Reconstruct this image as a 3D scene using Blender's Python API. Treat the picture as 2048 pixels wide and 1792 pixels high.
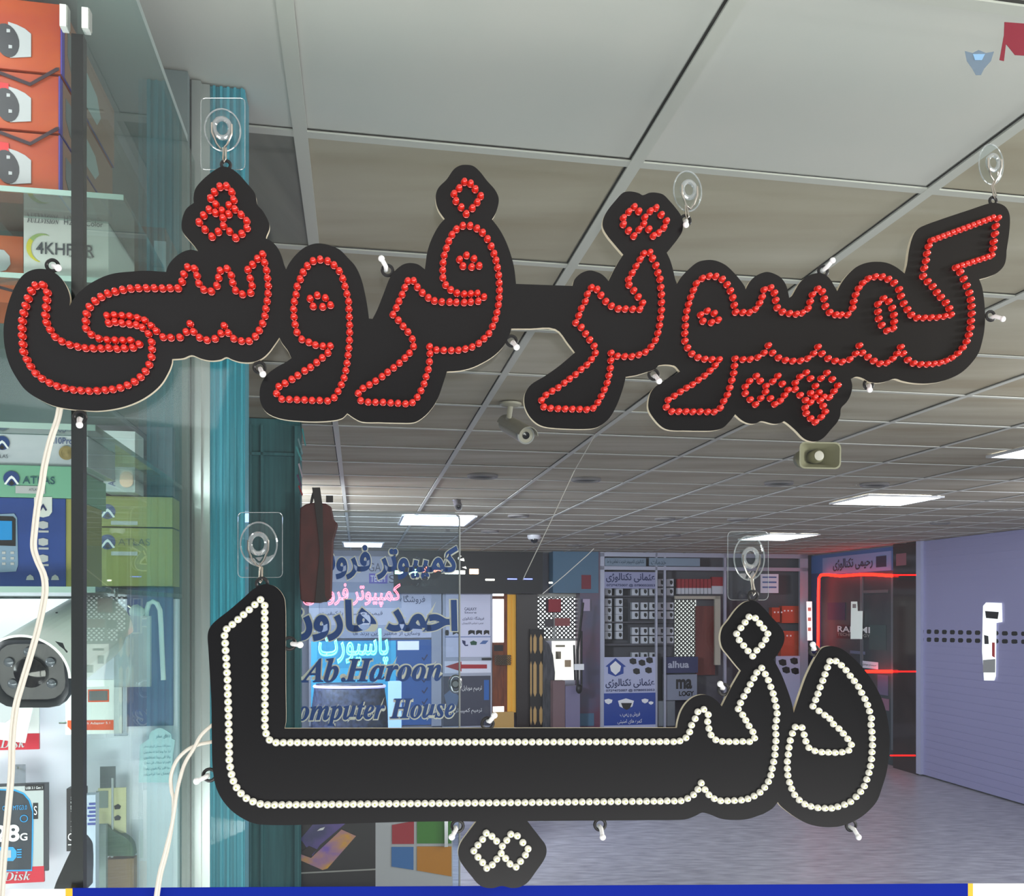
import bpy, bmesh, math, random
from mathutils import Vector, Matrix
for o in list(bpy.data.objects): bpy.data.objects.remove(o)
SC = bpy.context.scene; COL = SC.collection
random.seed(7)
# ---------------------------------------------------------------- camera, world, lights
F, CX, CY = 2090.0, 1160.0, 1218.0            # focal length and principal point, in pixels of a 2048x1792 frame
cd = bpy.data.cameras.new('camera'); cam = bpy.data.objects.new('camera', cd); COL.objects.link(cam)
cam.rotation_euler = (math.pi/2, 0, 0)
cd.sensor_width = 36; cd.lens = F/2048*36; cd.shift_x = (1024-CX)/2048; cd.shift_y = (CY-896)/2048
cd.clip_start = 0.02; cd.clip_end = 100
SC.camera = cam
SC.view_settings.view_transform = 'Standard'; SC.view_settings.look = 'None'
SC.view_settings.gamma = 1; SC.view_settings.exposure = 0.0
try: SC.view_settings.use_curve_mapping = False
except Exception: pass
W = bpy.data.worlds.new('daylight'); SC.world = W; W.use_nodes = True
W.node_tree.nodes['Background'].inputs[0].default_value = (0.83, 0.90, 1.0, 1)
W.node_tree.nodes['Background'].inputs[1].default_value = 0.22
TH = math.radians(12.0); CT, ST = math.cos(TH), math.sin(TH)   # the corridor is turned 12 degrees from the view axis
ZC, ZF = 0.828, -2.04                          # ceiling and floor seen from eye level
def R(s, r, z=0.0): return Vector((s*CT - r*ST, s*ST + r*CT, z))
def area(name, loc, target, size, power, color=(1,1,1), sy=None):
    l = bpy.data.lights.new(name, 'AREA'); l.energy = power; l.color = color; l.size = size
    if sy: l.shape = 'RECTANGLE'; l.size_y = sy
    o = bpy.data.objects.new(name, l); COL.objects.link(o); o.location = loc
    o.rotation_euler = (Vector(target)-Vector(loc)).to_track_quat('-Z', 'Y').to_euler()
    return o
area('street_daylight', (-1.4, -2.5, 2.25), (-0.2, 1.0, 0.1), 3.6, 86, (0.95, 0.98, 1.0), 3.0)
area('ceiling_fill', (0.3, -1.75, -1.98), (0.3, -1.3, 0.8), 8.0, 480, (1.0, 0.975, 0.945), 2.5)  # added unseen upward fill that brightens the near ceiling
area('case_side_fill', R(2.4, 0.3, 0.78), R(-0.45, 1.2, 0.0), 0.6, 60, (1.0, 0.98, 0.95))  # unseen fill added for the right flank of the case camera
area('corridor_fill_near', R(3.4, 2.9, 0.79), R(-0.2, 4.9, -0.3), 1.2, 75, (0.95, 0.96, 1.0))  # fill added out of view to lift the door lettering
area('corridor_fill_right', R(5.4, 5.6, 0.79), R(5.4, 9.0, -0.6), 1.4, 100, (0.88, 0.88, 1.0))  # fill added beyond the right frame edge for the far walls
area('corridor_fill_left', R(-1.5, 7.4, 0.74), R(2.2, 14.0, -0.6), 0.7, 420, (0.88, 0.91, 1.0))  # hidden fill added to brighten the far posters and floor
area('display_case_fill', R(-0.75, 1.16, -0.07), R(-0.42, 1.45, -0.45), 0.3, 2.2, (0.93, 0.97, 1.0))  # unseen fill added inside the case for the white backboard
area('display_case_top_fill', R(-0.62, 1.2, 0.70), R(-0.50, 1.45, 0.2), 0.35, 3.4, (0.97, 0.98, 1.0))  # unseen fill added over the upper shelves
area('display_case_low_fill', R(-0.30, 1.20, -0.46), R(-0.34, 1.25, 0.0), 0.14, 1.8, (0.97, 0.98, 1.0))  # unseen fill added below the frame for the white camera
area('display_case_middle_fill', R(-0.36, 1.30, 0.172), R(-0.34, 1.62, 0.05), 0.12, 1.8, (0.97, 0.98, 1.0))  # unseen fill added for the boxes behind the side pane
# ---------------------------------------------------------------- materials
def lin(c):
    c = c/255.0
    return c/12.92 if c <= 0.04045 else ((c+0.055)/1.055)**2.4
MATS = {}
def M(name, rgb, rough=0.6, metal=0.0, emit=0.0, noise=None, coat=0.0, bump=0.0, ecol=None):
    if name in MATS: return MATS[name]
    m = bpy.data.materials.new(name); m.use_nodes = True; nt = m.node_tree; b = nt.nodes['Principled BSDF']
    c = (lin(rgb[0]), lin(rgb[1]), lin(rgb[2]), 1)
    b.inputs['Base Color'].default_value = c
    b.inputs['Roughness'].default_value = rough; b.inputs['Metallic'].default_value = metal
    b.inputs['Coat Weight'].default_value = coat
    if emit:
        e = ecol or rgb
        b.inputs['Emission Color'].default_value = (lin(e[0]), lin(e[1]), lin(e[2]), 1); b.inputs['Emission Strength'].default_value = emit
    if noise:                                  # (rgb2, scale, stretch, contrast)
        rgb2, sc, st, k = noise
        tc = nt.nodes.new('ShaderNodeTexCoord'); mp = nt.nodes.new('ShaderNodeMapping'); mp.inputs['Scale'].default_value = st
        mp.inputs['Rotation'].default_value = (0, 0, -TH)
        nz = nt.nodes.new('ShaderNodeTexNoise'); nz.inputs['Scale'].default_value = sc; nz.inputs['Detail'].default_value = 5
        rp = nt.nodes.new('ShaderNodeValToRGB'); rp.color_ramp.elements[0].position = 0.5-k; rp.color_ramp.elements[1].position = 0.5+k
        rp.color_ramp.elements[0].color = c; rp.color_ramp.elements[1].color = (lin(rgb2[0]), lin(rgb2[1]), lin(rgb2[2]), 1)
        nt.links.new(tc.outputs['Object'], mp.inputs['Vector']); nt.links.new(mp.outputs[0], nz.inputs['Vector'])
        nt.links.new(nz.outputs['Fac'], rp.inputs[0]); nt.links.new(rp.outputs[0], b.inputs['Base Color'])
        if bump:
            bp = nt.nodes.new('ShaderNodeBump'); bp.inputs['Strength'].default_value = bump; bp.inputs['Distance'].default_value = 0.01
            nt.links.new(nz.outputs['Fac'], bp.inputs['Height']); nt.links.new(bp.outputs[0], b.inputs['Normal'])
    MATS[name] = m; return m
def clear(name, tint=(255,255,255), rough=0.0, k=1.0, base=0.0, grime=0.0):
    """thin clear sheet: see-through, with Fresnel reflection and a little dust"""
    m = bpy.data.materials.new(name); m.use_nodes = True; nt = m.node_tree; nt.nodes.clear()
    out = nt.nodes.new('ShaderNodeOutputMaterial'); tr = nt.nodes.new('ShaderNodeBsdfTransparent'); gl = nt.nodes.new('ShaderNodeBsdfGlossy')
    tr.inputs[0].default_value = (lin(tint[0]), lin(tint[1]), lin(tint[2]), 1); gl.inputs['Roughness'].default_value = rough
    fr = nt.nodes.new('ShaderNodeLayerWeight'); fr.inputs['Blend'].default_value = 0.5
    pw = nt.nodes.new('ShaderNodeMath'); pw.operation = 'POWER'; pw.inputs[1].default_value = 4.0
    ml = nt.nodes.new('ShaderNodeMath'); ml.operation = 'MULTIPLY_ADD'; ml.inputs[1].default_value = k; ml.inputs[2].default_value = base
    ml.use_clamp = True
    mx = nt.nodes.new('ShaderNodeMixShader')
    nt.links.new(fr.outputs['Facing'], pw.inputs[0]); nt.links.new(pw.outputs[0], ml.inputs[0]); nt.links.new(ml.outputs[0], mx.inputs[0])
    nt.links.new(tr.outputs[0], mx.inputs[1]); nt.links.new(gl.outputs[0], mx.inputs[2])
    last = mx
    if grime:
        df = nt.nodes.new('ShaderNodeBsdfDiffuse'); df.inputs[0].default_value = (.75, .78, .8, 1)
        m2 = nt.nodes.new('ShaderNodeMixShader'); m2.inputs[0].default_value = grime
        nt.links.new(mx.outputs[0], m2.inputs[1]); nt.links.new(df.outputs[0], m2.inputs[2]); last = m2
    nt.links.new(last.outputs[0], out.inputs[0]); MATS[name] = m; return m
# ---------------------------------------------------------------- pixel rays onto the planes of the place
def ray(px, py): return (px-CX)/F, (CY-py)/F
def P(px, py, D):
    a, b = ray(px, py); return Vector((a*D, D, b*D))
def PR(px, py, r):                             # on the plane across the corridor at distance r
    a, b = ray(px, py); t = r/(CT - a*ST); return Vector((a*t, t, b*t))
def PS(px, py, s):                             # on the plane along the corridor at offset s
    a, b = ray(px, py); t = s/(a*CT + ST); return Vector((a*t, t, b*t))
def PZ(px, py, z):                             # on a level plane
    a, b = ray(px, py); t = z/b; return Vector((a*t, t, z))
VV = Vector((CT, ST, 0)); UU = Vector((-ST, CT, 0)); ZZ = Vector((0, 0, 1))
def sr(p): return p.x*CT + p.y*ST, -p.x*ST + p.y*CT
# ---------------------------------------------------------------- mesh building
ORG = {}
class MB:
    def __init__(s): s.v = []; s.f = []; s.m = []
    def quad(s, a, b, c, d, mi=0):
        n = len(s.v); s.v += [Vector(a), Vector(b), Vector(c), Vector(d)]; s.f.append((n, n+1, n+2, n+3)); s.m.append(mi); return s
    def box(s, o, ex, ey, ez, mi=0):
        n = len(s.v); o = Vector(o)
        if ex.cross(ey).dot(ez) < 0: o = o+ex; ex = -ex
        s.v += [o, o+ex, o+ex+ey, o+ey, o+ez, o+ex+ez, o+ex+ey+ez, o+ey+ez]
        for f in ((0,3,2,1), (4,5,6,7), (0,1,5,4), (1,2,6,5), (2,3,7,6), (3,0,4,7)): s.f.append(tuple(n+i for i in f)); s.m.append(mi)
        return s
    def rbox(s, s0, s1, r0, r1, z0, z1, mi=0): return s.box(R(s0, r0, z0), VV*(s1-s0), UU*(r1-r0), ZZ*(z1-z0), mi)
    def prism(s, poly, vec, mi=0, ms=None, back=True):
        n = len(s.v); k = len(poly); ms = mi if ms is None else ms
        s.v += [Vector(p) for p in poly] + [Vector(p)+vec for p in poly]
        s.f.append(tuple(range(n, n+k))); s.m.append(mi)
        if back: s.f.append(tuple(range(n+2*k-1, n+k-1, -1))); s.m.append(mi)
        for i in range(k):
            j = (i+1) % k; s.f.append((n+j, n+i, n+k+i, n+k+j)); s.m.append(ms)
        return s
    def lathe(s, prof, o, axis, nseg=16, mi=0, sx=1.0, sy=1.0, ref=None):
        """prof: (radius, height) pairs along axis"""
        axis = Vector(axis).normalized(); a = Vector(ref) if ref is not None else (Vector((0,0,1)) if abs(axis.z) < .9 else Vector((1,0,0)))
        x = axis.cross(a).normalized(); y = axis.cross(x); n = len(s.v); k = len(prof)
        for (rr, h) in prof:
            for i in range(nseg):
                t = 2*math.pi*i/nseg; s.v.append(Vector(o)+axis*h+x*(rr*sx*math.cos(t))+y*(rr*sy*math.sin(t)))
        for j in range(k-1):
            for i in range(nseg):
                i2 = (i+1) % nseg; s.f.append((n+j*nseg+i, n+j*nseg+i2, n+(j+1)*nseg+i2, n+(j+1)*nseg+i)); s.m.append(mi)
        if prof[0][0] > 1e-6: s.f.append(tuple(n+i for i in range(nseg-1, -1, -1))); s.m.append(mi)
        if prof[-1][0] > 1e-6: s.f.append(tuple(n+(k-1)*nseg+i for i in range(nseg))); s.m.append(mi)
        return s
    def cyl(s, p0, p1, r0, r1=None, nseg=12, mi=0):
        p0 = Vector(p0); p1 = Vector(p1); r1 = r0 if r1 is None else r1
        return s.lathe([(r0, 0), (r1, (p1-p0).length)], p0, p1-p0, nseg, mi)
    def ball(s, c, r, nseg=12, axis=(0,0,1), sx=1, sy=1, sz=1, mi=0, a0=-90, a1=90):
        k = 8; prof = []
        for i in range(k+1):
            t = math.radians(a0+(a1-a0)*i/k); prof.append((max(r*math.cos(t), 1e-5), r*sz*math.sin(t)))
        return s.lathe(prof, c, axis, nseg, mi, sx, sy)
    def torus(s, c, axis, Rr, r, n1=20, n2=8, mi=0, sx=1, sy=1, ref=None):
        axis = Vector(axis).normalized(); a = Vector(ref) if ref is not None else (Vector((0,0,1)) if abs(axis.z) < .9 else Vector((1,0,0)))
        x = axis.cross(a).normalized(); y = axis.cross(x)
        pts = [Vector(c)+x*(Rr*sx*math.cos(2*math.pi*i/n1))+y*(Rr*sy*math.sin(2*math.pi*i/n1)) for i in range(n1)]
        return s.tube(pts, r, n2, True, mi)
    def tube(s, pts, r, nseg=8, closed=False, mi=0):
        pts = [Vector(p) for p in pts]; n = len(s.v); k = len(pts); up = None
        for i, p in enumerate(pts):
            a = pts[i-1] if (i > 0 or closed) else p; b = pts[(i+1) % k] if (i < k-1 or closed) else p
            t = (b-a).normalized()
            if up is None: up = Vector((0,0,1)) if abs(t.z) < .9 else Vector((1,0,0))
            x = t.cross(up)
            if x.length < 1e-4: x = t.cross(Vector((0.3,1,0.2)))
            x.normalize(); y = x.cross(t).normalized(); up = y
            for j in range(nseg):
                q = 2*math.pi*j/nseg; s.v.append(p+x*(r*math.cos(q))+y*(r*math.sin(q)))
        for i in range(k if closed else k-1):
            i2 = (i+1) % k
            for j in range(nseg):
                j2 = (j+1) % nseg; s.f.append((n+i*nseg+j, n+i*nseg+j2, n+i2*nseg+j2, n+i2*nseg+j)); s.m.append(mi)
        if not closed:
            s.f.append(tuple(n+j for j in range(nseg-1, -1, -1))); s.m.append(mi); s.f.append(tuple(n+(k-1)*nseg+j for j in range(nseg))); s.m.append(mi)
        return s
    def build(s, name, mats, parent=None, smooth=False, label=None, cat=None, group=None, kind=None, bevel=0):
        mats = mats if isinstance(mats, (list, tuple)) else [mats]
        if parent is not None: org = ORG[parent.name]
        else:
            lo = Vector([min(v[i] for v in s.v) for i in range(3)]); hi = Vector([max(v[i] for v in s.v) for i in range(3)])
            org = Vector(((lo.x+hi.x)/2, (lo.y+hi.y)/2, lo.z))
        me = bpy.data.meshes.new(name); me.from_pydata([v-org for v in s.v], [], s.f)
        for m in mats: me.materials.append(m)
        for p, mi in zip(me.polygons, s.m): p.material_index = mi; p.use_smooth = smooth
        me.update()
        o = bpy.data.objects.new(name, me); COL.objects.link(o)
        if smooth:
            try: me.set_sharp_from_angle(angle=math.radians(42))
            except Exception: pass
        if bevel:
            bv = o.modifiers.new('bevel', 'BEVEL'); bv.width = bevel; bv.segments = 2; bv.limit_method = 'ANGLE'
        if parent is not None: o.parent = parent
        else: o.location = org
        ORG[o.name] = org
        return tag(o, label, cat, group, kind)
def tag(o, label=None, cat=None, group=None, kind=None):
    if label: o['label'] = label
    if cat: o['category'] = cat
    if group: o['group'] = group
    if kind: o['kind'] = kind
    return o
def thing(name, label, cat, loc, group=None):
    o = bpy.data.objects.new(name, None); COL.objects.link(o); o.location = loc; o.empty_display_size = 0.02
    ORG[o.name] = Vector(loc); return tag(o, label, cat, group)
# Arabic letters take their joined forms here, in the order they are drawn
AR = {'ا':(0xFE8D,0xFE8E),'ب':(0xFE8F,0xFE90,0xFE91,0xFE92),'پ':(0xFB56,0xFB57,0xFB58,0xFB59),'ت':(0xFE95,0xFE96,0xFE97,0xFE98),
 'ج':(0xFE9D,0xFE9E,0xFE9F,0xFEA0),'ح':(0xFEA1,0xFEA2,0xFEA3,0xFEA4),'خ':(0xFEA5,0xFEA6,0xFEA7,0xFEA8),'د':(0xFEA9,0xFEAA),'ر':(0xFEAD,0xFEAE),
 'ز':(0xFEAF,0xFEB0),'ژ':(0xFB8A,0xFB8B),'س':(0xFEB1,0xFEB2,0xFEB3,0xFEB4),'ش':(0xFEB5,0xFEB6,0xFEB7,0xFEB8),'ع':(0xFEC9,0xFECA,0xFECB,0xFECC),
 'ث':(0xFE99,0xFE9A,0xFE9B,0xFE9C),'ف':(0xFED1,0xFED2,0xFED3,0xFED4),'ق':(0xFED5,0xFED6,0xFED7,0xFED8),'ک':(0xFB8E,0xFB8F,0xFB90,0xFB91),
 'گ':(0xFB92,0xFB93,0xFB94,0xFB95),'ل':(0xFEDD,0xFEDE,0xFEDF,0xFEE0),'م':(0xFEE1,0xFEE2,0xFEE3,0xFEE4),'ن':(0xFEE5,0xFEE6,0xFEE7,0xFEE8),
 'و':(0xFEED,0xFEEE),'ه':(0xFEE9,0xFEEA,0xFEEB,0xFEEC),'ی':(0xFBFC,0xFBFD,0xFBFE,0xFBFF)}
def shape(t):
    out = []
    for i, c in enumerate(t):
        if c not in AR: out.append(c); continue
        f = AR[c]; pj = i > 0 and t[i-1] in AR and len(AR[t[i-1]]) == 4; nj = i < len(t)-1 and t[i+1] in AR and len(f) == 4
        out.append(chr(f[3] if pj and nj else f[2] if nj else f[1] if pj else f[0]))
    return ''.join(reversed(out))
def serif(t):                                  # bold italic letters with serifs
    o = ''
    for c in t:
        if 'A' <= c <= 'Z': o += chr(0x1D468+ord(c)-65)
        elif 'a' <= c <= 'z': o += chr(0x1D482+ord(c)-97)
        else: o += c
    return o
def text(s, o, ex, ey, w, h, mat, parent=None, name='lettering', depth=0.001, bold=0.0, tube=0.0, dense=12, **kw):
    """a line of writing fitted to the w x h rectangle that starts at o, along ex and ey"""
    c = bpy.data.curves.new('writing', 'FONT'); c.body = s; c.offset = bold; c.resolution_u = 3 if dense < 12 else 6
    if tube: c.fill_mode = 'NONE'; c.bevel_depth = tube; c.bevel_resolution = 2
    to = bpy.data.objects.new('writing', c); COL.objects.link(to); bpy.context.view_layer.update()
    me = bpy.data.meshes.new_from_object(to); bpy.data.objects.remove(to); bpy.data.curves.remove(c)
    if not me.vertices: return None
    xs = [v.co.x for v in me.vertices]; ys = [v.co.y for v in me.vertices]
    x0, x1, y0, y1 = min(xs), max(xs), min(ys), max(ys); ex = ex.normalized(); ey = ey.normalized(); n = ex.cross(ey)
    kx = w/(x1-x0); ky = h/(y1-y0); b = MB(); kz = (kx+ky)/2
    base = [Vector(o)+ex*((v.co.x-x0)*kx)+ey*((v.co.y-y0)*ky)+n*(v.co.z*kz) for v in me.vertices]
    k = len(base)
    if tube:
        b.v = base; b.f = [tuple(p.vertices) for p in me.polygons]; b.m = [0]*len(b.f)
    else:
        b.v = [q+n*depth for q in base]; b.f = [tuple(p.vertices) for p in me.polygons]; b.m = [0]*len(b.f)
    bpy.data.meshes.remove(me)
    return b.build(name, mat, parent, **kw)
# ================================================================= THE SETTING
tile_reflect = M('tile_reflection', (208, 203, 199), 0.9, noise=((196, 196, 193), 3, (1,1,1), .3))  # front tiles coloured paler for a ceiling reflected in the window glass
tile_old = M('tile_old', (192, 184, 168), 0.9, noise=((150, 136, 114), 1.8, (.5,2.4,1), .26), bump=0.15)
tile_gap = M('tile_gap', (38, 34, 32), 0.9)
tile_dark = M('tile_removed_panel', (128, 126, 116), 0.5, noise=((70, 70, 66), 3, (5,.4,1), .3))
tbar = M('ceiling_rail', (198, 196, 190), 0.6)
SK = [0.494+0.604*k for k in range(-5, 13)]; RJ = [1.872+0.594*j for j in range(-6, 24)]
cb = MB(); tb = MB()
for i in range(len(SK)-1):
    for j in range(len(RJ)-1):
        s0, s1, r0, r1 = SK[i], SK[i+1], RJ[j], RJ[j+1]
        mi = 0 if (r1 < 1.95 and s0 < 0.9) else (2 if (abs(r0-1.872) < .01 and s1 < -.05 and s0 > -.8) else 1)
        z = ZC + 0.004 + random.uniform(0, .0015)
        cb.quad(R(s0, r0, z), R(s0, r1, z), R(s1, r1, z), R(s1, r0, z), mi)
        cb.quad(R(s0-.0045, r0, z-.001), R(s0-.0045, r1, z-.001), R(s0+.001, r1, z-.001), R(s0+.001, r0, z-.001), 3)
        if random.random() < .9: g = random.choice((.003, .004, .007)); cb.quad(R(s0, r0-g, z-.0012), R(s0, r0+.001, z-.0012), R(s1, r0+.001, z-.0012), R(s1, r0-g, z-.0012), 3)
ceil = cb.build('ceiling', [tile_reflect, tile_old, tile_dark, tile_gap], kind='structure')
for s0 in SK: tb.rbox(s0, s0+.024, RJ[0], RJ[-1], ZC-.0005, ZC+.003)
for r0 in RJ:
    s0 = SK[0]; tb.rbox(s0, SK[-1], r0, r0+.024, ZC-.0002, ZC+.003)
tb.build('trim_1', tbar, kind='structure')
fl = MB(); fl.quad(R(-6, -1.2, ZF), R(9, -1.2, ZF), R(9, 17.5, ZF), R(-6, 17.5, ZF))
floor_m = M('vinyl_floor', (176, 176, 186), 0.36, noise=((120, 118, 130), 5.5, (1,3.2,1), .26), bump=0.05)
fl.build('floor', floor_m, kind='structure')
RB = 15.2; SW = 6.85; RG = 1.037; SG = -0.2525
wall_m = M('wall_paint', (150, 150, 165), 0.7)
MB().rbox(-1.8, SW+.3, RB, RB+.15, ZF, ZC+.01).build('wall_back', wall_m, kind='structure')
MB().rbox(-1.95, -1.8, 4.9, RB, ZF, ZC+.01).build('wall_left', M('left_wall_paint', (120,122,130), .7), kind='structure')
MB().rbox(SW, SW+.15, 6.0, RB, ZF, ZC+.01).build('wall_right', M('right_wall_paint', (128,128,145), .7), kind='structure')
# shop window panes: the front pane parallel to the corridor's end wall, and the side pane of the display case
glass_m = clear('window_glass', (252, 255, 253), 0.03, .5, .02, grime=.006)
side_m = clear('side_glass', (240, 248, 246), 0.004, .34, .03, grime=.012)
gp = MB(); gp.rbox(-1.6, 2.4, RG, RG+.006, -.75, .80); gp.build('window_1', glass_m, kind='structure')
gp = MB(); gp.rbox(SG-.003, SG+.003, RG+.012, 1.725, -.75, .70); gp.build('window_2', side_m, kind='structure')
# black joint strip at the corner of the glass
p0 = PR(143, 900, RG+.008); p1 = PR(167, 900, RG+.008); s0 = sr(p0)[0]; s1 = sr(p1)[0]
black_seal = M('black_silicone', (22, 24, 28), 0.35)
MB().rbox(s0, s1, RG+.007, RG+.02, -.6, .533).build('trim_2', black_seal, kind='structure')
# aluminium channel and teal post at the end of the side glass
alu = M('aluminium', (196, 200, 200), 0.32, .85); alu_d = M('dark_groove', (52, 56, 60), .5)
teal = M('teal_paint', (60, 160, 184), 0.42, noise=((34, 116, 134), 16, (9,9,.16), .18), coat=.2)
teal_d = M('dark_teal_paint', (64, 124, 130), 0.6, noise=((44, 92, 100), 9, (7,7,.3), .28))
ch = MB(); ch.rbox(SG-.002, SG+.012, 1.725, 1.75, -2.0, ZC); ch.rbox(SG-.012, SG-.002, 1.725, 1.75, -2.0, ZC, 1); ch.rbox(SG+.012, SG+.024, 1.735, 1.76, -2.0, ZC)
ch.build('trim_3', [alu, alu_d], kind='structure')
ps = MB(); sL = SG+.024; sR = sr(PR(490, 900, 1.74))[0]
ps.rbox(sL, sR, 1.74, 1.80, ZF, ZC)
for k in range(5): q = sL+(sR-sL)*(.08+.2*k); ps.rbox(q, q+.004, 1.7365, 1.741, ZF, ZC)
post = ps.build('trim_4', teal, kind='structure')
# far teal door jamb with its mouldings
RJm = 4.73; jb = MB(); sa = sr(PR(430, 900, RJm))[0]; sb = sr(PR(601, 900, RJm))[0]
jb.rbox(sa, sb, RJm, RJm+.12, ZF, ZC)
jm = jb.build('door_1', teal_d, kind='structure')
jl = MB()
for x0, x1, d in ((500, 504, .02), (522, 527, .02), (590, 599, .03)):
    jl.rbox(sr(PR(x0, 900, RJm))[0], sr(PR(x1, 900, RJm))[0], RJm-d, RJm+.001, ZF, ZC-.03)
jl.rbox(sa, sb, RJm-.02, RJm+.001, sr(PR(540, 905, RJm))[0]*0+PR(540, 912, RJm).z, PR(540, 906, RJm).z)
jl.build('frame', teal_d, jm)
# ================================================================= LED SIGNS
K5 = 5.12
def T(ox, oy, pts, k=K5): return [(ox+x/k, oy+y/k) for x, y in pts]
def line(p, q, n): return [(p[0]+(q[0]-p[0])*i/n, p[1]+(q[1]-p[1])*i/n) for i in range(n+1)]
A_ = lambda *p: T(0, 520, p); B_ = lambda *p: T(240, 310, p); C_ = lambda *p: T(240, 520, p); D_ = lambda *p: T(500, 480, p)
E_ = lambda *p: T(700, 310, p); F_ = lambda *p: T(680, 540, p); G_ = lambda *p: T(1020, 360, p); H_ = lambda *p: T(1020, 540, p)
I_ = lambda *p: T(1280, 500, p); J_ = lambda *p: T(1400, 570, p); K_ = lambda *p: T(1648, 380, p); L_ = lambda *p: T(1648, 500, p)
M_ = lambda *p: T(400, 1150, p); N_ = lambda *p: T(400, 1400, p); O_ = lambda *p: T(800, 1442, p); Pp = lambda *p: T(1300, 1180, p)
Q_ = lambda *p: T(1300, 1350, p); R_ = lambda *p: T(1500, 1260, p); S_ = lambda *p: T(1500, 1400, p)
RED = []
RED += A_((375,270),(330,325),(297,402),(272,478),(252,553),(238,633),(234,709),(236,786),(243,870),(250,948),(285,1028),(322,1095),(373,1165),(437,1218),(515,1262),(592,1295),(675,1315),(757,1333),(837,1340),(920,1345),(1003,1342),(1085,1335),(1160,1328),(1238,1312),(1313,1285),(1383,1250),(1444,1203),(1494,1145),(1532,1077),(1555,998),(1560,918),(1557,845),(1525,762),(1465,700),(1405,672),(1333,662),(1257,653),(1187,640),(1120,652),(1105,578),(1180,572),(1260,578),(1337,583),(1415,600),(1488,625),(1553,680),(1605,732),(1675,795),(1755,800),
 (450,265),(492,340),(487,415),(480,493),(473,575),(485,650),(522,722),(572,793),(640,838),(722,873),(803,893),(883,907),(962,910),(1044,910),(1123,905),(1205,915),(1282,908),(1367,903),(1432,868),(1345,830),(1267,830),(1187,828),(1105,825),(1020,810),(942,768),(888,708),(885,635),(893,560),(924,488),(980,428),(1042,385),(1112,350),(1187,330),(1265,312),(1345,300),(1425,295),(1507,295),(1588,295),(1670,298),(1748,295),(1828,297),(1868,230),(1887,155))
RED += C_((698,82),(767,97),(793,168),(812,247),(862,310),(938,328),(995,270),(1013,190),(1030,117),(1100,97),(1142,165),(1157,240),(1187,318),(1257,357),(1340,342),(1355,270),(1335,195),(1312,108),(1360,55),(1410,-5),(1462,-50),(1482,33),(1502,112),(1512,192),(1520,270),(1517,350),(1508,427),(1495,505),(1485,580),(1462,655),(1427,727),(1387,788),(1325,835),(1247,835),(1168,810),(1112,752),(1070,680),(1037,757),(977,812),(895,825),(818,800),(757,740),(722,660),(682,742),(618,797))
RED += B_((970,390),(932,455),(985,515),(1050,580),(1117,615),(1120,525),(1180,565),(1168,470),(1147,390),(1095,330),(1027,335),(917,570),(860,628),(815,698),(875,772),(945,845),(1010,795),(1063,735),(1057,655),(982,602),(1243,620),(1300,685),(1303,755),(1250,815),(1187,857),(1127,793))
RED += D_((297,1505),(360,1470),(430,1430),(490,1390),(560,1343),(620,1307),(682,1258),(740,1210),(798,1160),(822,1090),(748,1092),(672,1080),(605,1052),(532,1022),(482,950),(463,870),(452,792),(448,715),(455,637),(472,565),(483,483),(515,408),(545,338),(588,273),(647,223),(720,207),(797,223),(862,265),(915,325),(950,402),(973,480),(993,558),(1010,635),(1012,712),(1017,793),(1020,875),(1020,950),(1018,1030),(1012,1110),(1003,1185),(993,1265),(980,1340),(963,1415),(935,1485),(902,1552),(862,1617),(795,1650),(715,1645),(637,1645),(560,1640),(483,1638),(405,1635),(327,1632),(273,1575),(617,608),(690,573),(773,600),(825,672),(745,690),(648,685))
RED += F_((235,1215),(300,1178),(363,1140),(430,1095),(487,1050),(548,1005),(607,957),(662,905),(710,855),(752,787),(740,712),(695,640),(647,582),(597,520),(542,462),(575,393),(603,327),(635,258),(663,187),(693,120),(752,118),(792,182),(843,240),(903,290),(965,322),(1040,332),(1120,333),(1188,337),(1268,338),(1335,333),(1412,325),(1470,283),(1403,245),(1335,250),(1268,253),(1195,243),(1132,210),(1080,160),
 (1559,582),(1522,655),(1473,707),(1418,755),(1350,792),(1280,812),(1210,825),(1137,828),(1060,827),(985,822),(917,790),(920,860),(915,943),(903,1022),(880,1095),(860,1168),(828,1238),(790,1305),(740,1360),(670,1372),(593,1367),(518,1363),(440,1357),(363,1357),(288,1355),(213,1340),(187,1265))
RED += E_((950,1262),(948,1185),(952,1110),(963,1035),(985,962),(1010,890),(1042,825),(1087,768),(1152,733),(1227,733),(1297,760),(1355,803),(1405,868),(1443,943),(1472,1018),(1493,1087),(1508,1162),(1520,1240),(1525,1317),(1528,1392),(1525,1468),(1517,1542),(1502,1618),(1485,1688),
 (1168,285),(1115,350),(1063,408),(1083,480),(1137,545),(1188,612),(1250,553),(1300,492),(1335,430),(1280,360),(1232,303),(1120,1078),(1190,1035),(1267,1070),(1320,1142),(1243,1153),(1155,1145))
RED += H_((365,1283),(428,1243),(490,1207),(552,1160),(607,1118),(667,1073),(725,1022),(782,975),(830,920),(870,857),(857,785),(812,720),(770,658),(725,593),(668,545),(700,472),(727,398),(767,328),(788,253),(828,187),(885,205),(927,265),(975,328),(1033,375),(1103,403),(1173,405),(1250,407),(1323,408),(1352,345),(1307,282),(1262,217),(1213,160),(1208,103),(1247,37),
 (1380,845),(1313,872),(1240,890),(1167,890),(1093,887),(1030,855),(1028,932),(1023,1012),(1008,1087),(990,1160),(962,1230),(930,1297),(895,1360),(848,1417),(780,1432),(707,1428),(633,1427),(560,1425),(487,1423),(412,1418),(342,1405),(320,1337))
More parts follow.
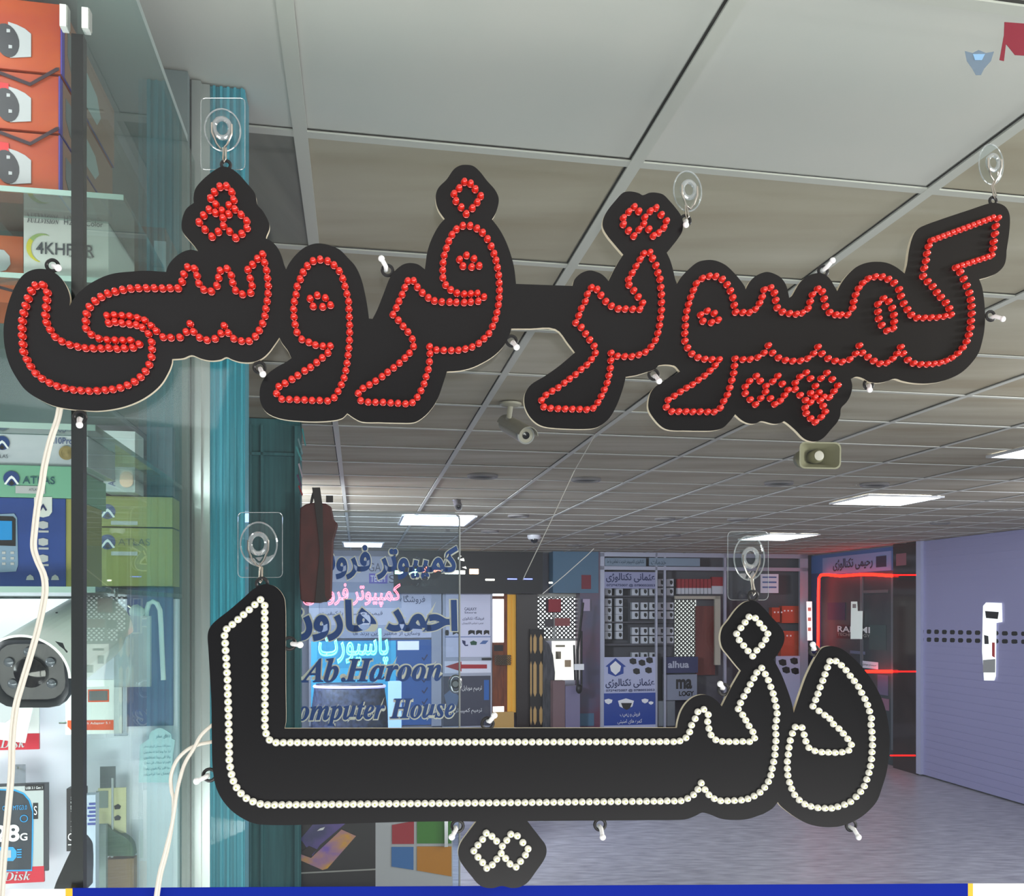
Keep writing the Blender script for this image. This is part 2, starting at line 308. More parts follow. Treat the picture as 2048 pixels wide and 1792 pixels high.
RED += G_((1285,890),(1327,820),(1362,762),(1425,750),(1453,812),(1488,883),(1508,957),(1530,1025),(1538,1108),(1545,1183),(1545,1262),(1545,1342),(1535,1418),(1525,1497),(1508,1573),(1483,1647),(1438,1712),(1265,285),(1210,335),(1155,397),(1155,462),(1208,527),(1262,582),(1315,515),(1362,460),(1375,393),(1430,328),(1487,295),(1542,365),(1595,430),(1568,498),(1515,548),(1462,580),(1415,513),(1313,330))
RED += I_((283,1540),(345,1498),(408,1455),(470,1415),(530,1382),(592,1335),(653,1292),(710,1242),(762,1188),(803,1127),(727,1125),(655,1122),(585,1105),(523,1068),(480,1007),(453,938),(452,860),(458,785),(460,705),(473,630),(490,562),(512,490),(540,420),(570,350),(630,297),(700,275),(767,277),(833,307),(883,362),(917,425),(942,495),(957,572),(970,643),(1043,645),(1112,645),(1172,612),(1215,552),(1242,490),(1262,415),(1328,393),(1367,447),(1380,522),(1395,597),(1448,640),(1520,655),(1590,662),(1650,650),(1710,607),(1732,538),(1755,465),(1808,405),(1855,435),(1875,507),(1887,583),(1930,645),
 (752,1661),(683,1660),(608,1658),(533,1660),(462,1657),(388,1657),(318,1657),(263,1612),(613,670),(680,630),(752,655),(793,722),(723,748),(637,735))
RED += J_((1378,310),(1430,312),(1500,310),(1550,245),(1563,178),(1582,108),(1300,757),(1238,708),(1197,640),(1152,708),(1092,757),(1020,780),(940,783),(865,775),(793,750),(733,700),(690,625),(647,700),(583,745),(505,765),(430,768),(350,760),(345,835),(337,910),(318,982),(297,1058),(272,1130),(235,1195),(200,1263),(138,1303),
 (567,937),(500,990),(455,1047),(455,1115),(505,1177),(560,1227),(613,1165),(662,1100),(667,1040),(608,987),(735,993),(787,937),(833,1017),(892,1080),(855,1135),(812,1190),(757,1225),(712,1165),(963,1072),(965,1008),(1013,945),(1077,902),(1122,962),(1228,962),(1288,905),(1343,970),(1400,1035),(1360,1095),(1313,1155),(1255,1150),(1207,1105),(1172,1040),(1122,1112),(1070,1182),(1015,1132),(1163,1155),(1120,1207),(1067,1262),(1077,1318),(1122,1370),(1170,1408),(1230,1357),(1272,1303),(1250,1243),(1220,1187))
RED += K_((342,1015),(385,960),(440,915),(510,895),(580,895),(645,920),(705,958),(755,1025),(775,1095),(803,1168),(840,1230),(880,1285),(940,1315),(1010,1315),(1080,1312),(1150,1310),(1220,1300),(1285,1285),(1268,1220),(1232,1160),(1183,1105),(1140,1055),(1098,995),(1047,945),(1000,890),(1012,810),(1030,735),(1040,660),(1057,585))
RED += K_(*line((1085,525),(1705,295),12)) + K_((1765,298),(1742,380),(1735,460),(1722,540),(1715,612)) + K_(*line((1698,680),(1335,800),7))
RED += K_((1380,850),(1415,918),(1445,990),(1472,1060),(1488,1130),(1495,1200),(1497,1275),(1490,1350),(1485,1420),(1468,1492),(1445,1560),(595,1118),(650,1148),(685,1215),(703,1288),(705,1358),(695,1425),(632,1447),(578,1390),(548,1325),(540,1253),(540,1175))
RED += L_((1405,1010),(1355,1065),(1295,1110),(1235,1140),(1175,1160),(1110,1170),(1045,1175),(975,1175),(905,1165),(845,1130),(797,1065),(773,1000),(735,1068),(690,1120),(630,1160),(560,1168),(497,1140),(437,1100),(380,1058),(350,985),(312,1068),(252,1125),(175,1150),(103,1140))
OUT1 = A_((400,90),(480,97),(560,130),(620,180),(670,250),(705,330),(718,400),(712,470),(770,375),(850,295),(950,225),(1060,170),(1180,135),(1350,118),(1500,110),(1700,122))
OUT1 += B_((490,1140),(530,1080),(590,1025),(660,985),(730,970),(800,985),(760,930),(700,860),(650,800),(630,740),(640,640),(680,550),(755,490),(752,440),(770,350),(830,270),(920,190),(1020,125),(1060,118),(1130,135),(1210,190),(1300,290),(1380,390),(1400,480),(1410,515),(1460,570),(1520,680),(1530,750),(1500,830),(1495,855),(1560,890),(1620,960),(1660,1050),(1680,1120))
OUT1 += D_((369,300),(400,240),(470,150),(560,75),(650,40),(720,35),(820,55),(920,100),(1000,180),(1080,270),(1140,400),(1180,560),(1205,700),(1218,805),(1255,808),(1300,720),(1360,570),(1440,370),(1500,300),(1570,250),(1640,235),(1720,250),(1790,300))
OUT1 += E_((775,1100),(790,1000),(820,900),(870,790),(920,710),(970,655),(910,570),(880,480),(880,400),(910,330),(990,250),(1060,150),(1120,110),(1180,100),(1260,112),(1330,170),(1400,260),(1480,350),(1520,430),(1520,500),(1490,600),(1455,660),(1530,760),(1590,870),(1640,1000),(1680,1150),(1700,1320))
OUT1 += G_((640,1085),(660,1020),(720,960),(790,930),(850,930),(930,960),(980,1000),(1008,1035),(1060,930),(1110,840),(1160,765),(1070,660),(990,560),(950,480),(955,400),(1000,310),(1080,210),(1150,135),(1200,118),(1260,120),(1320,135),(1360,155),(1430,130),(1500,130),(1570,150),(1640,220),(1700,290),(1755,370),(1770,430),(1765,520),(1720,600),(1650,690),(1605,745),(1640,820),(1670,920),(1690,1010))
OUT1 += I_((378,345),(420,280),(500,195),(590,125),(680,103),(770,108),(870,150),(950,220),(1020,300),(1070,370),(1082,402),(1120,330),(1180,270),(1250,235),(1310,225),(1390,250),(1450,290),(1500,370),(1528,490),(1555,470),(1590,410),(1640,330),(1710,270),(1790,240),(1870,240),(1940,290),(1990,370))
OUT1 += K_((135,1035),(180,950),(250,860),(330,790),(420,750),(520,735),(640,745),(740,790),(825,855),(850,760),(870,620),(900,500),(940,420),(1000,375),(1200,300),(1500,200),(1700,135),(1780,135),(1850,165),(1890,220),(1905,300),(1895,450),(1870,620),(1865,700),(1840,780),(1770,850),(1680,890),(1590,915),(1620,1000),(1640,1130),(1650,1300),(1640,1450),(1610,1590))
OUT1 += L_((1580,1060),(1500,1170),(1400,1260),(1280,1320),(1160,1355),(1030,1368),(900,1360),(800,1340),(725,1318),(640,1345),(560,1360),(500,1358),(450,1345),(400,1315),(330,1298),(275,1320),(290,1400),(270,1490),(230,1560),(175,1620),(165,1700))
OUT1 += J_((1400,1412),(1340,1480),(1270,1560),(1200,1600),(1130,1600),(1060,1570),(980,1490),(900,1420),(862,1395),(800,1420),(740,1420),(630,1395),(560,1420),(490,1415),(420,1380),(360,1325),(300,1400),(230,1465),(140,1490))
OUT1 += H_((1945,1647),(1800,1645),(1640,1640),(1560,1610),(1480,1530),(1420,1430),(1420,1330),(1450,1240),(1520,1170),(1620,1110),(1740,1040),(1680,980),(1530,975),(1480,1020),(1400,1045),(1300,1075),(1185,1095),(1160,1200),(1100,1370),(1030,1500),(960,1570),(880,1615),(780,1628),(560,1625),(380,1610),(290,1580),(210,1510),(160,1420),(145,1340),(160,1250),(220,1170),(350,1090),(500,985),(665,845),(600,760),(465,605),(200,600))
OUT1 += F_((1755,600),(1740,650),(1700,740),(1640,820),(1560,890),(1460,950),(1350,1000),(1230,1030),(1095,1040),(1060,1150),(1000,1320),(930,1430),(850,1510),(760,1560),(600,1565),(400,1560),(230,1555),(150,1520),(75,1468))
OUT1 += [(685,836),(669,840.5),(638,843),(599,842),(560,837)]
OUT1 += C_((1500,1560),(1440,1460),(1430,1350),(1450,1260),(1510,1170),(1600,1100),(1700,1045),(1755,1005),(1720,930),(1660,850),(1632,795),(1580,870),(1520,950),(1450,1010),(1360,1045),(1240,1045),(1150,1020),(1090,995),(1030,1020),(930,1030),(830,1010),(735,975),(650,1005),(535,1015),(530,1060),(500,1140),(430,1260),(340,1350),(220,1430),(80,1490))
OUT1 += A_((1170,1525),(1000,1545),(870,1540),(700,1525),(540,1490),(380,1415),(260,1330),(170,1210),(100,1080),(60,950),(38,800),(40,650),(70,500),(110,370),(170,240),(240,150),(320,105))
WHT = []
WHT += M_((620,252),(563,303),(505,355),(447,405),(390,455),(332,505),(275,552),(252,620),(258,698),(263,773),(268,850),(272,925),(277,1000),(282,1073),(283,1150),(285,1222),(288,1298),(290,1372),(293,1445),(293,1522),(296,1597),(297,1670))
WHT += N_((298,465),(300,540),(300,612),(310,685),(323,760),(343,828),(375,895),(420,955),(475,1005),(543,1040),(618,1063),(692,1073)) + line((549.4,1609.6),(1306.8,1602.3),53)
WHT += Q_((103,1292),(173,1288),(245,1290),(315,1287),(382,1263),(442,1225),(487,1170),(522,1105),(560,1172),(600,1225),(655,1265),(720,1287),(790,1287),(860,1285),(932,1280),(998,1267),(1062,1238),(1122,1200),(1170,1150),(1208,1090),(1233,1025),(1247,957),(1262,888),(1275,815),(1278,745),(1285,675),(1285,605),(1280,533),(1290,463),(1297,392),(1288,322),(1272,253),(1257,188),(1233,120))
WHT += Pp((1208,922),(1177,860),(1140,798),(1090,845),(1060,903),(1023,965),(993,1027),(957,1088),(923,1155),(900,1217),(945,1277),(977,1332),(1010,1390),(1050,1450),(1067,1515),(1015,1553),(945,1550),(875,1552),(805,1552),(737,1550),(670,1533),(622,1483),(600,1417),(587,1347),(593,1275),(548,1222),(487,1247),(460,1317),(423,1383),(403,1453),(365,1513),(303,1545),(238,1553),(165,1552),(97,1552),
 (1010,275),(970,332),(927,388),(883,448),(910,512),(955,568),(1000,623),(1048,677),(1090,618),(1140,565),(1180,508),(1202,447),(1160,390),(1118,340),(1075,287))
WHT += line((552.3,1485),(1305.5,1483.4),53) + M_((712,1688),(677,1622),(665,1550),(665,1475),(665,1403),(665,1328),(665,1253),(665,1182),(665,1107),(665,1030),(665,957),(667,882),(665,805),(665,735),(665,663),(665,593),(663,522),(663,450),(663,382),(663,312))
WHT += O_((882,1147),(845,1210),(797,1268),(755,1328),(797,1392),(845,1447),(887,1505),(945,1470),(990,1412),(1035,1353),(1047,1280),(988,1228),(940,1180),(1092,1220),(1133,1158),(1200,1175),(1257,1243),(1310,1308),(1283,1370),(1233,1435),(1187,1493),(1125,1462),(1080,1405))
WHT += R_((813,318),(788,383),(763,453),(740,518),(713,585),(690,652),(667,715),(640,780),(702,827),(762,870),(812,907),(850,962),(905,1008),(950,1058),(995,1113),(1032,1172),(1005,1232),(938,1250),(867,1255),(798,1252),(730,1250),(660,1237),(598,1203),(567,1138),(550,1070),(528,998),(460,993),(430,1058),(408,1130),(395,1202),(387,1273),(378,1345),(378,1417),(383,1485),(400,1558),(422,1622),(1170,703),(1137,640),(1105,578),(1063,520),(1020,467),(978,410),(930,360),(875,318))
WHT += S_((453,968),(500,1022),(557,1065),(620,1088),(690,1103),(763,1107),(830,1107),(893,1092),(962,1070),(1025,1040),(1080,990),(1127,937),(1165,880),(1190,812),(1212,743),(1228,675),(1238,603),(1243,532),(1248,462),(1247,392),(1242,322),(1233,252),(1238,185),(1218,113),(1198,48))
OUT2 = M_((640,97),(710,97),(780,125),(840,190),(870,270),(878,500),(877,800),(878,1200),(880,1500),(866,1572)) + Pp((0,1412),(275,1412),(290,1330),(320,1240),(370,1160),(440,1100),(530,1072),(610,1085),(680,1130),(735,1192),(780,1100),(830,1000),(930,827),(880,770),(800,670),(740,590),(720,490),(740,390),(800,310),(880,200),(960,130),(1030,110),(1090,120),(1160,180),(1240,270),(1330,370),(1375,450),(1370,540),(1320,640),(1265,710),(1340,850),(1400,1000),(1450,1150),(1472,1255),(1540,1050),(1610,860))
OUT2 += R_((700,230),(740,185),(800,165),(870,170),(950,200),(1050,280),(1150,380),(1240,500),(1320,640),(1380,790),(1415,950),(1430,1100),(1425,1250),(1400,1450),(1350,1620)) + S_((1300,1035),(1210,1140),(1120,1210),(1000,1270),(880,1300),(740,1300),(600,1270),(480,1210),(380,1140),(310,1080),(285,1045),(230,1110),(130,1170))
OUT2 += Q_((1140,1430),(1000,1475),(850,1485),(720,1470),(620,1430),(535,1410),(470,1440),(380,1475),(280,1485),(0,1487)) + O_((1305,1025),(1370,1110),(1440,1200),(1490,1270),(1500,1350),(1470,1430),(1400,1530),(1310,1650),(1230,1700),(1140,1710),(1040,1690),(950,1712),(850,1700),(790,1660),(740,1600),(660,1500),(610,1420),(595,1340),(620,1250),(690,1150),(780,1030),(600,1027),(0,1035))
OUT2 += N_((1000,1280),(700,1280),(560,1265),(440,1215),(320,1130),(220,1010),(160,880),(130,700),(120,400)) + M_((115,1280),(100,1000),(85,750),(78,620),(100,540),(160,470),(300,360),(450,230),(540,150))
def smooth_poly(pts, n=4):
    """rounds a traced outline and keeps its cusps"""
    k = len(pts); V = [Vector(p) for p in pts]; cor = []
    for i in range(k):
        a = (V[i]-V[i-1]); b = (V[(i+1) % k]-V[i])
        cor.append(a.length < 1e-6 or b.length < 1e-6 or a.angle(b) > math.radians(48))
    out = []
    for i in range(k):
        p1, p2 = V[i], V[(i+1) % k]; d = p2-p1
        if d.length < .3: continue
        def tan(j, A, Bp):
            if cor[j % k]: return d*0.9
            t = (V[(j+1) % k]-V[j-1]); return t.normalized()*d.length if t.length > 1e-6 else d
        t1 = tan(i, None, None); t2 = tan((i+1) % k, None, None)
        for q in range(n):
            u = q/n; h1 = 2*u**3-3*u*u+1; h2 = u**3-2*u*u+u; h3 = -2*u**3+3*u*u; h4 = u**3-u*u
            out.append(p1*h1+t1*h2+p2*h3+t2*h4)
    return [(p.x, p.y) for p in out]
NRM = -UU                                      # faces of the front pane look this way
board_m = M('black_acrylic', (13, 13, 15), 0.30); mdf = M('cut_board_edge', (206, 196, 172), .8)
red_m = M('red_lens', (206, 40, 28), 0.14, coat=.8, emit=.06, ecol=(240, 36, 16)); white_m = M('clear_lens', (250, 250, 236), 0.14, coat=.8); chip_m = M('led_chip', (176, 186, 84), .5)
MATS['red_lens'].node_tree.nodes['Principled BSDF'].inputs['Subsurface Weight'].default_value = .25
MATS['red_lens'].node_tree.nodes['Principled BSDF'].inputs['Subsurface Radius'].default_value = (.004, .001, .001)
steel = M('steel_wire', (205, 200, 190), .22, 1.0); ring_m = M('black_lug', (26, 26, 28), .4); tie_m = M('white_cable_tie', (238, 240, 240), .4)
board_m.node_tree.nodes['Principled BSDF'].inputs['Specular IOR Level'].default_value = .38
def led_mesh(kind):
    b = MB()
    if kind == 'red':
        b.lathe([(.0034, 0), (.0034, .0009), (.00305, .0011), (.0030, .0048), (.0028, .0062), (.0022, .0073), (.0012, .0079), (1e-5, .0081)], (0,0,0), NRM, 10)
    else:
        b.lathe([(.0035, 0), (.0035, .0016), (.0031, .0024), (.0030, .0032), (.0026, .0043), (.0018, .0051), (.0007, .0054), (1e-5, .0054)], (0,0,0), NRM, 12)
        x = VV; b.box(NRM*.0050 - x*.0008 - ZZ*.0008, x*.0015, NRM*.0007, ZZ*.0015, 1)
    me = bpy.data.meshes.new('led'); me.from_pydata(b.v, [], b.f)
    me.materials.append(red_m if kind == 'red' else white_m); me.materials.append(chip_m)
    for p, mi in zip(me.polygons, b.m): p.material_index = mi; p.use_smooth = True
    try: me.set_sharp_from_angle(angle=math.radians(50))
    except Exception: pass
    return me, b
def led_sign(name, label, outline, leds, kind, rface, lugs, pick):
    poly = [PR(x, y, rface) for x, y in smooth_poly(outline)]
    c = Vector((sum(p.x for p in poly)/len(poly), sum(p.y for p in poly)/len(poly), min(p.z for p in poly)))
    root = thing(name, label, 'sign', c, 'light letter signs hung on the glass')
    b = MB(); b.prism(poly, UU*.0055, 0, 1); b.build('board', [board_m, mdf], root)
    me, proto = led_mesh(kind)
    # 100 lamps stand as parts (the nearest ones, which show largest), the remaining ones are one part
    pts = [PR(x, y, rface) for x, y in leds]; idx = sorted(range(len(pts)), key=lambda i: pts[i].y); first = set(idx[:100]) if pick is None else set(pick)
    rest = MB()
    for i, p in enumerate(pts):
        if i in first:
            o = bpy.data.objects.new('led', me); COL.objects.link(o); o.parent = root; o.location = p-c; o.rotation_euler = (0, 0, 0)
        else:
            n = len(rest.v); rest.v += [v+p for v in proto.v]; rest.f += [tuple(j+n for j in f) for f in proto.f]; rest.m += proto.m
    o = rest.build('leds', [red_m if kind == 'red' else white_m, chip_m], root, smooth=True, kind='stuff')
    for (x, y, ang, rr) in lugs:
        q = PR(x, y, rface+.0028); g = MB(); g.torus(q, UU, rr, .0016, 20, 8); lug = g.build('mounting_ring', ring_m, root, smooth=True)
        if ang is not None:
            d = (VV*math.cos(math.radians(ang))+ZZ*math.sin(math.radians(ang))+NRM*.5).normalized()
            tp = MB(); tp.tube([q+d*rr*.5+UU*.006, q+d*rr*.6+NRM*.004, q+d*rr*1.5+NRM*.006, q+d*rr*2.1+NRM*.007], .0022, 8); tp.ball(q+d*rr*2.1+NRM*.007, .0032, 8)
            tp.build('cable_tie', tie_m, lug, smooth=True)
    return root
sign_red = led_sign('led_letter_sign', 'wide black letter board outlined in red lamps, upper of the two hung signs', OUT1, RED, 'red', RG-.017,
    [(105,531,-35,.005),(775,541,130,.005),(1646,542,55,.005),(1981,632,-40,.005),(1737,769,-120,.005),(1307,749,-75,.005),(1023,682,-70,.005),(519,735,-65,.005),(160,834,-75,.005),(1371,441,-110,.005),(452,330,None,.004),(1986,402,None,.004)], None)
sign_white = led_sign('led_letter_sign', 'smaller black letter board outlined in clear white lamps, lower of the two hung signs', OUT2, WHT, 'white', RG-.019,
    [(579,1287,-5,.0055),(419,1550,-160,.0055),(915,1652,-130,.0055),(1200,1649,-90,.0055),(1702,1651,-75,.0055),(975,1447,60,.0055),(1447,1379,140,.0055),(1628,1301,135,.005),(524,1167,None,.005),(1506,1192,None,.005)], None)
# clear adhesive hooks that carry the signs
clr = clear('clear_plastic', (248, 252, 252), .05, .9, .035, grime=.006); rim_m = clear('clear_plastic_rim', (235, 242, 242), .08, 1.2, .22, grime=.16)
def wall_hook(cx, cy, rx, ry, tx, ty, card, label):
    rf = RG-.0006; c = PR(cx, cy, rf); k = c.y/F
    root = thing('adhesive_hook', label, 'hook', PR(cx, cy+ry, rf), 'clear hooks on the window glass')
    if card:
        x0, y0, x1, y1 = card; po = []
        for (qx, qy, a0) in ((x1-9, y0+9, -90), (x1-9, y1-9, 0), (x0+9, y1-9, 90), (x0+9, y0+9, 180)):
            for t in range(4): a = math.radians(a0+t*30); po.append(PR(qx+9*math.cos(a), qy+9*math.sin(a), rf))
        MB().prism(po, NRM*.0008).build('clear_card', clr, root)
        MB().tube([p+NRM*.0008 for p in po], .0004, 6, True).build('card_edge', rim_m, root)
    b = MB(); b.lathe([(rx*k, .001), (rx*k, .002), (rx*k*.8, .0036), (rx*k*.45, .005), (rx*k*.4, .007), (rx*k*.2, .007)], c, NRM, 32, 0, 1, ry/rx, ref=(0,0,1)); b.build('suction_disc', clr, root, smooth=True)
    MB().torus(c+NRM*.002, NRM, rx*k, .0008, 40, 8, 0, 1, ry/rx, ref=(0,0,1)).build('disc_rim', rim_m, root, smooth=True)
    MB().torus(c+NRM*.006, NRM, rx*k*.46, .0024, 32, 8, 0, 1, 1.2, ref=(0,0,1)).build('boss', rim_m, root, smooth=True)
    t = PR(tx, ty, RG-.012); yk = c+NRM*.009; w = VV*rx*k*.55
    MB().tube([yk-w+ZZ*.003, yk-w*1.0-ZZ*.006, yk-w*.55-ZZ*.016, yk-w*.12-ZZ*.021, t+ZZ*.012-w*.12, t+NRM*.004-w*.15, t-ZZ*.003+NRM*.004, t+NRM*.005+w*.15, t+ZZ*.012+w*.1, yk+w*.12-ZZ*.021, yk+w*.55-ZZ*.016, yk+w-ZZ*.006, yk+w+ZZ*.003], .0010, 8).build('wire_hook', steel, root, smooth=True)
wall_hook(446, 262, 34, 42, 450, 322, (402,197,490,340), 'clear hook above the three-dot peak of the red sign, over the teal post')
wall_hook(518, 1088, 35, 43, 522, 1160, (476,1025,565,1155), 'clear hook holding the left tip of the white-lamp sign')
wall_hook(1497, 1116, 32, 44, 1504, 1186, (1455,1063,1536,1200), 'clear hook above the diamond dot of the white-lamp sign')
wall_hook(1374, 384, 29, 40, 1372, 436, None, 'clear hook right of the two-dot hump of the red sign')
wall_hook(1980, 330, 27, 40, 1985, 395, None, 'clear hook at the far right end of the red sign')
# twin flex leads of the signs
flex = M('white_flex', (216, 212, 200), .45)
def lead(pts, r, label, off=.0022, rr=.0016, sep=1):
    P3 = [PR(x, y, r) for x, y in pts]; V = []
    for i in range(len(P3)-1):
        a, b = P3[max(i-1,0)], P3[i]; c, d = P3[i+1], P3[min(i+2, len(P3)-1)]
        for q in range(5):
            u = q/5; V.append(0.5*((2*b)+(c-a)*u+(2*a-5*b+4*c-d)*u*u+(3*b-a-3*c+d)*u**3))
    V.append(P3[-1]); b = MB(); b.tube(V, rr, 8); b.tube([v+VV*off*1.3-UU*.0004*sep for v in V], rr, 8)
    return b.build('twin_flex', flex, smooth=True, label=label, cat='cable')
lead([(118,806),(112,838),(98,880),(86,930),(80,970),(72,1010),(66,1060),(64,1095),(72,1122),(84,1150),(87,1180),(82,1215),(72,1260),(58,1310),(40,1370),(28,1415),(21,1480),(19,1550),(11,1640),(4,1720),(-2,1810)], RG-.010, 'white twin flex hanging down from the red sign at the far left')
l2 = MB()
def crv(pts, r, rr=.0017):
    P3 = [PR(x, y, r) for x, y in pts]; V = []
    for i in range(len(P3)-1):
        a, b = P3[max(i-1,0)], P3[i]; c, d = P3[i+1], P3[min(i+2, len(P3)-1)]
        for q in range(5): u = q/5; V.append(0.5*((2*b)+(c-a)*u+(2*a-5*b+4*c-d)*u*u+(3*b-a-3*c+d)*u**3))
    l2.tube(V+[P3[-1]], rr, 8)
crv([(440,1440),(422,1452),(402,1471),(387,1498),(368,1531),(354,1583),(345,1643),(330,1704),(318,1750),(309,1810)], RG-.012)
crv([(440,1480),(422,1484),(398,1489),(374,1500),(353,1522),(342,1552),(343,1580),(347,1600),(345,1643),(334,1704),(322,1750),(313,1810)], RG-.010)
l2.build('twin_flex', flex, smooth=True, label='white twin flex running from the white-lamp sign down over the teal post', cat='cable')
# coloured border stuck on the lower edge of the window
bl = M('blue_vinyl', (0, 30, 140), .6); bl.node_tree.nodes['Principled BSDF'].inputs['Specular IOR Level'].default_value = .12; ye = M('yellow_vinyl', (228, 178, 10), .4); wv = M('white_vinyl', (232, 234, 240), .4)
bs = thing('border_sticker', 'blue sticker strip with yellow and white ends along the window bottom', 'sticker', PR(1000, 1790, RG-.001))
def strip(x0, x1, yl, yr, m, nm, d=.0006):
    MB().prism([PR(x0, yl, RG-d), PR(x1, yr, RG-d), PR(x1, 1840, RG-d), PR(x0, 1840, RG-d)], UU*.0004).build(nm, m, bs)
strip(-60, 131, 1778, 1778, wv, 'white_end'); strip(131, 145, 1777, 1777, ye, 'yellow_line'); strip(145, 1936, 1776, 1767, bl, 'blue_strip'); strip(1936, 1946, 1767, 1767, ye, 'yellow_line'); strip(1946, 2110, 1767, 1767, wv, 'white_end')
# torn stickers at the top right of the pane
MB().prism([PR(x, y, RG-.0006) for x, y in ((2009,44),(2062,48),(2062,112),(2030,110),(2018,95),(2012,88),(2008,122),(1999,120),(2004,92),(2008,70))], UU*.0004).build('torn_sticker', M('crimson_vinyl', (120, 22, 42), .5), label='torn dark red sticker remnant at the top right of the window', cat='sticker')
st = thing('flower_decal', 'faint pale blue flower decal left of the torn red sticker', 'sticker', PR(1957, 150, RG-.001)); pale = clear('pale_blue_film', (196, 214, 232), .3, .2, .02, grime=.08)
MB().prism([PR(x, y, RG-.0006) for x, y in ((1930,102),(1945,106),(1957,100),(1972,106),(1988,103),(1982,122),(1968,138),(1962,150),(1952,150),(1944,136),(1934,122))], UU*.0004).build('petals', pale, st)
MB().prism([PR(x, y, RG-.0012) for x, y in ((1946,108),(1970,108),(1964,120),(1950,120))], UU*.0003).build('flower_centre', M('sky_blue_film', (126, 168, 204), .5), st)
# ================================================================= CEILING FITTINGS
lamp_m = M('light_panel', (255, 255, 255), .5, emit=14, ecol=(248, 250, 255)); lampb_m = M('cool_light_panel', (255, 255, 255), .5, emit=20, ecol=(196, 206, 255)); frame_m = M('panel_frame', (210, 210, 212), .4)
def panel(s0, s1, r0, r1, label, m=None):
    c = R((s0+s1)/2, (r0+r1)/2, ZC); t = thing('ceiling_light', label, 'ceiling light', c, 'light panels in the corridor ceiling')
    f = MB(); w = .02
    f.rbox(s0-w, s1+w, r0-w, r0, ZC-.012, ZC+.001); f.rbox(s0-w, s1+w, r1, r1+w, ZC-.012, ZC+.001); f.rbox(s0-w, s0, r0, r1, ZC-.012, ZC+.001); f.rbox(s1, s1+w, r0, r1, ZC-.012, ZC+.001)
    f.build('frame', frame_m, t); MB().rbox(s0, s1, r0, r1, ZC-.008, ZC-.002).build('diffuser', m or lamp_m, t)
panel(3.62, 4.19, 6.96, 7.56, 'square light panel in the ceiling above the roller shutter, second nearest')
panel(3.34, 3.94, 4.52, 5.05, 'light panel cut by the right edge of the picture, nearest of the panels')
panel(4.42, 4.98, 10.76, 11.7, 'far light panel above the hook of the white-lamp sign')
panel(.40, 1.02, 9.3, 10.3, 'cool blue-white light panel seen over the top of the glass door', lampb_m)
panel(-.17, .3, 13.2, 14.1, 'farthest light panel, over the left shop front behind the door lettering')
vent_m = M('vent_grey', (120, 116, 116), .6); vent_d = M('vent_dark', (46, 44, 46), .7)
v0 = None
VL = ['round ceiling vent right of and above the small dark camera, leftmost of the nearest row', 'round ceiling vent in the nearest row, second from the left', 'round ceiling vent just below the horn loudspeaker, to its left', 'round ceiling vent right of the horn loudspeaker and above the second light panel',
 'round ceiling vent just right of the cool blue-white light panel', 'round ceiling vent mid ceiling, left one of a close pair', 'round ceiling vent mid ceiling, right one of a close pair', 'round ceiling vent between the cool light panel and the dome camera', 'far round ceiling vent right of the dome camera',
 'far round ceiling vent left of the far light panel', 'round ceiling vent just below the second light panel, near the roller shutter', 'farthest round ceiling vent above the blue tiled pillar']
for k, (x, y) in enumerate(((965,951),(1172,958),(1558,965),(1749,968),(1037,1031),(1330,1037),(1475,1038),(980,1062),(1225,1067),(1345,1070),(1880,1045),(1148,1090))):
    c = PZ(x, y, ZC)
    vl = VL[k]
    if v0 is None:
        v0 = thing('ceiling_vent', vl, 'vent', c, 'round vents in the corridor ceiling')
        MB().torus(c-ZZ*.004, ZZ, .085, .012, 24, 8).build('rim', vent_m, v0, smooth=True); MB().lathe([(.08, 0), (.08, .004)], c-ZZ*.005, ZZ, 24).build('grille', vent_d, v0)
    else:
        d = v0.copy(); COL.objects.link(d); d.location = c; d['label'] = vl
        for chd in v0.children: e = chd.copy(); COL.objects.link(e); e.parent = d
# security camera hung under the ceiling behind the sign
beige = M('cctv_beige', (178, 172, 156), .45); lens_b = M('lens_black', (20, 20, 24), .12, coat=.6); grey_ring = M('lens_ring', (160, 160, 158), .35)
def cctv(base, knee, back, front, rad, label, mat):
    t = thing('security_camera', label, 'camera', base)
    base = Vector(base); MB().lathe([(rad*1.3, 0), (rad*1.3, -rad*.25), (rad*.7, -rad*.45)], base, ZZ, 20).build('base', mat, t, smooth=True)
    MB().tube([base-ZZ*rad*.3, knee, back], rad*.33, 10).build('arm', mat, t, smooth=True)
    d = (front-back); L = d.length; dn = d.normalized()
    MB().lathe([(rad*.55, -rad*.4), (rad*.95, 0), (rad, rad*.3), (rad, L*.98), (rad*.97, L)], back, d, 28).build('body', mat, t, smooth=True)
    MB().lathe([(rad*1.02, L*.9), (rad*1.02, L+.001), (rad*.84, L+.001), (rad*.8, L-.004)], back, d, 28).build('bezel', grey_ring, t, smooth=True)
    MB().lathe([(rad*.8, 0), (rad*.45, .001), (rad*.42, .004), (1e-5, .005)], front-dn*.002, d, 24).build('lens', lens_b, t, smooth=True)
    h = MB(); up = (ZZ-dn*dn.z).normalized(); x = dn.cross(up); pts0 = []
    for i in range(13):
        a = math.pi*(i/12)*.9+math.pi*.05; pts0.append((x*math.cos(a)+up*math.sin(a))*rad*1.12)
    for i in range(12):
        a0, a1 = pts0[i]+back, pts0[i+1]+back; e = dn*(L*1.12)
        h.quad(a0, a1, a1+e, a0+e); k = rad*.06; h.quad(a0+(a0-back).normalized()*k, a0+(a0-back).normalized()*k+e, a1+(a1-back).normalized()*k+e, a1+(a1-back).normalized()*k)
        h.quad(a0+e, a1+e, a1+e+(a1-back).normalized()*k, a0+e+(a0-back).normalized()*k)
    h.build('sun_hood', mat, t, smooth=True)
    return t
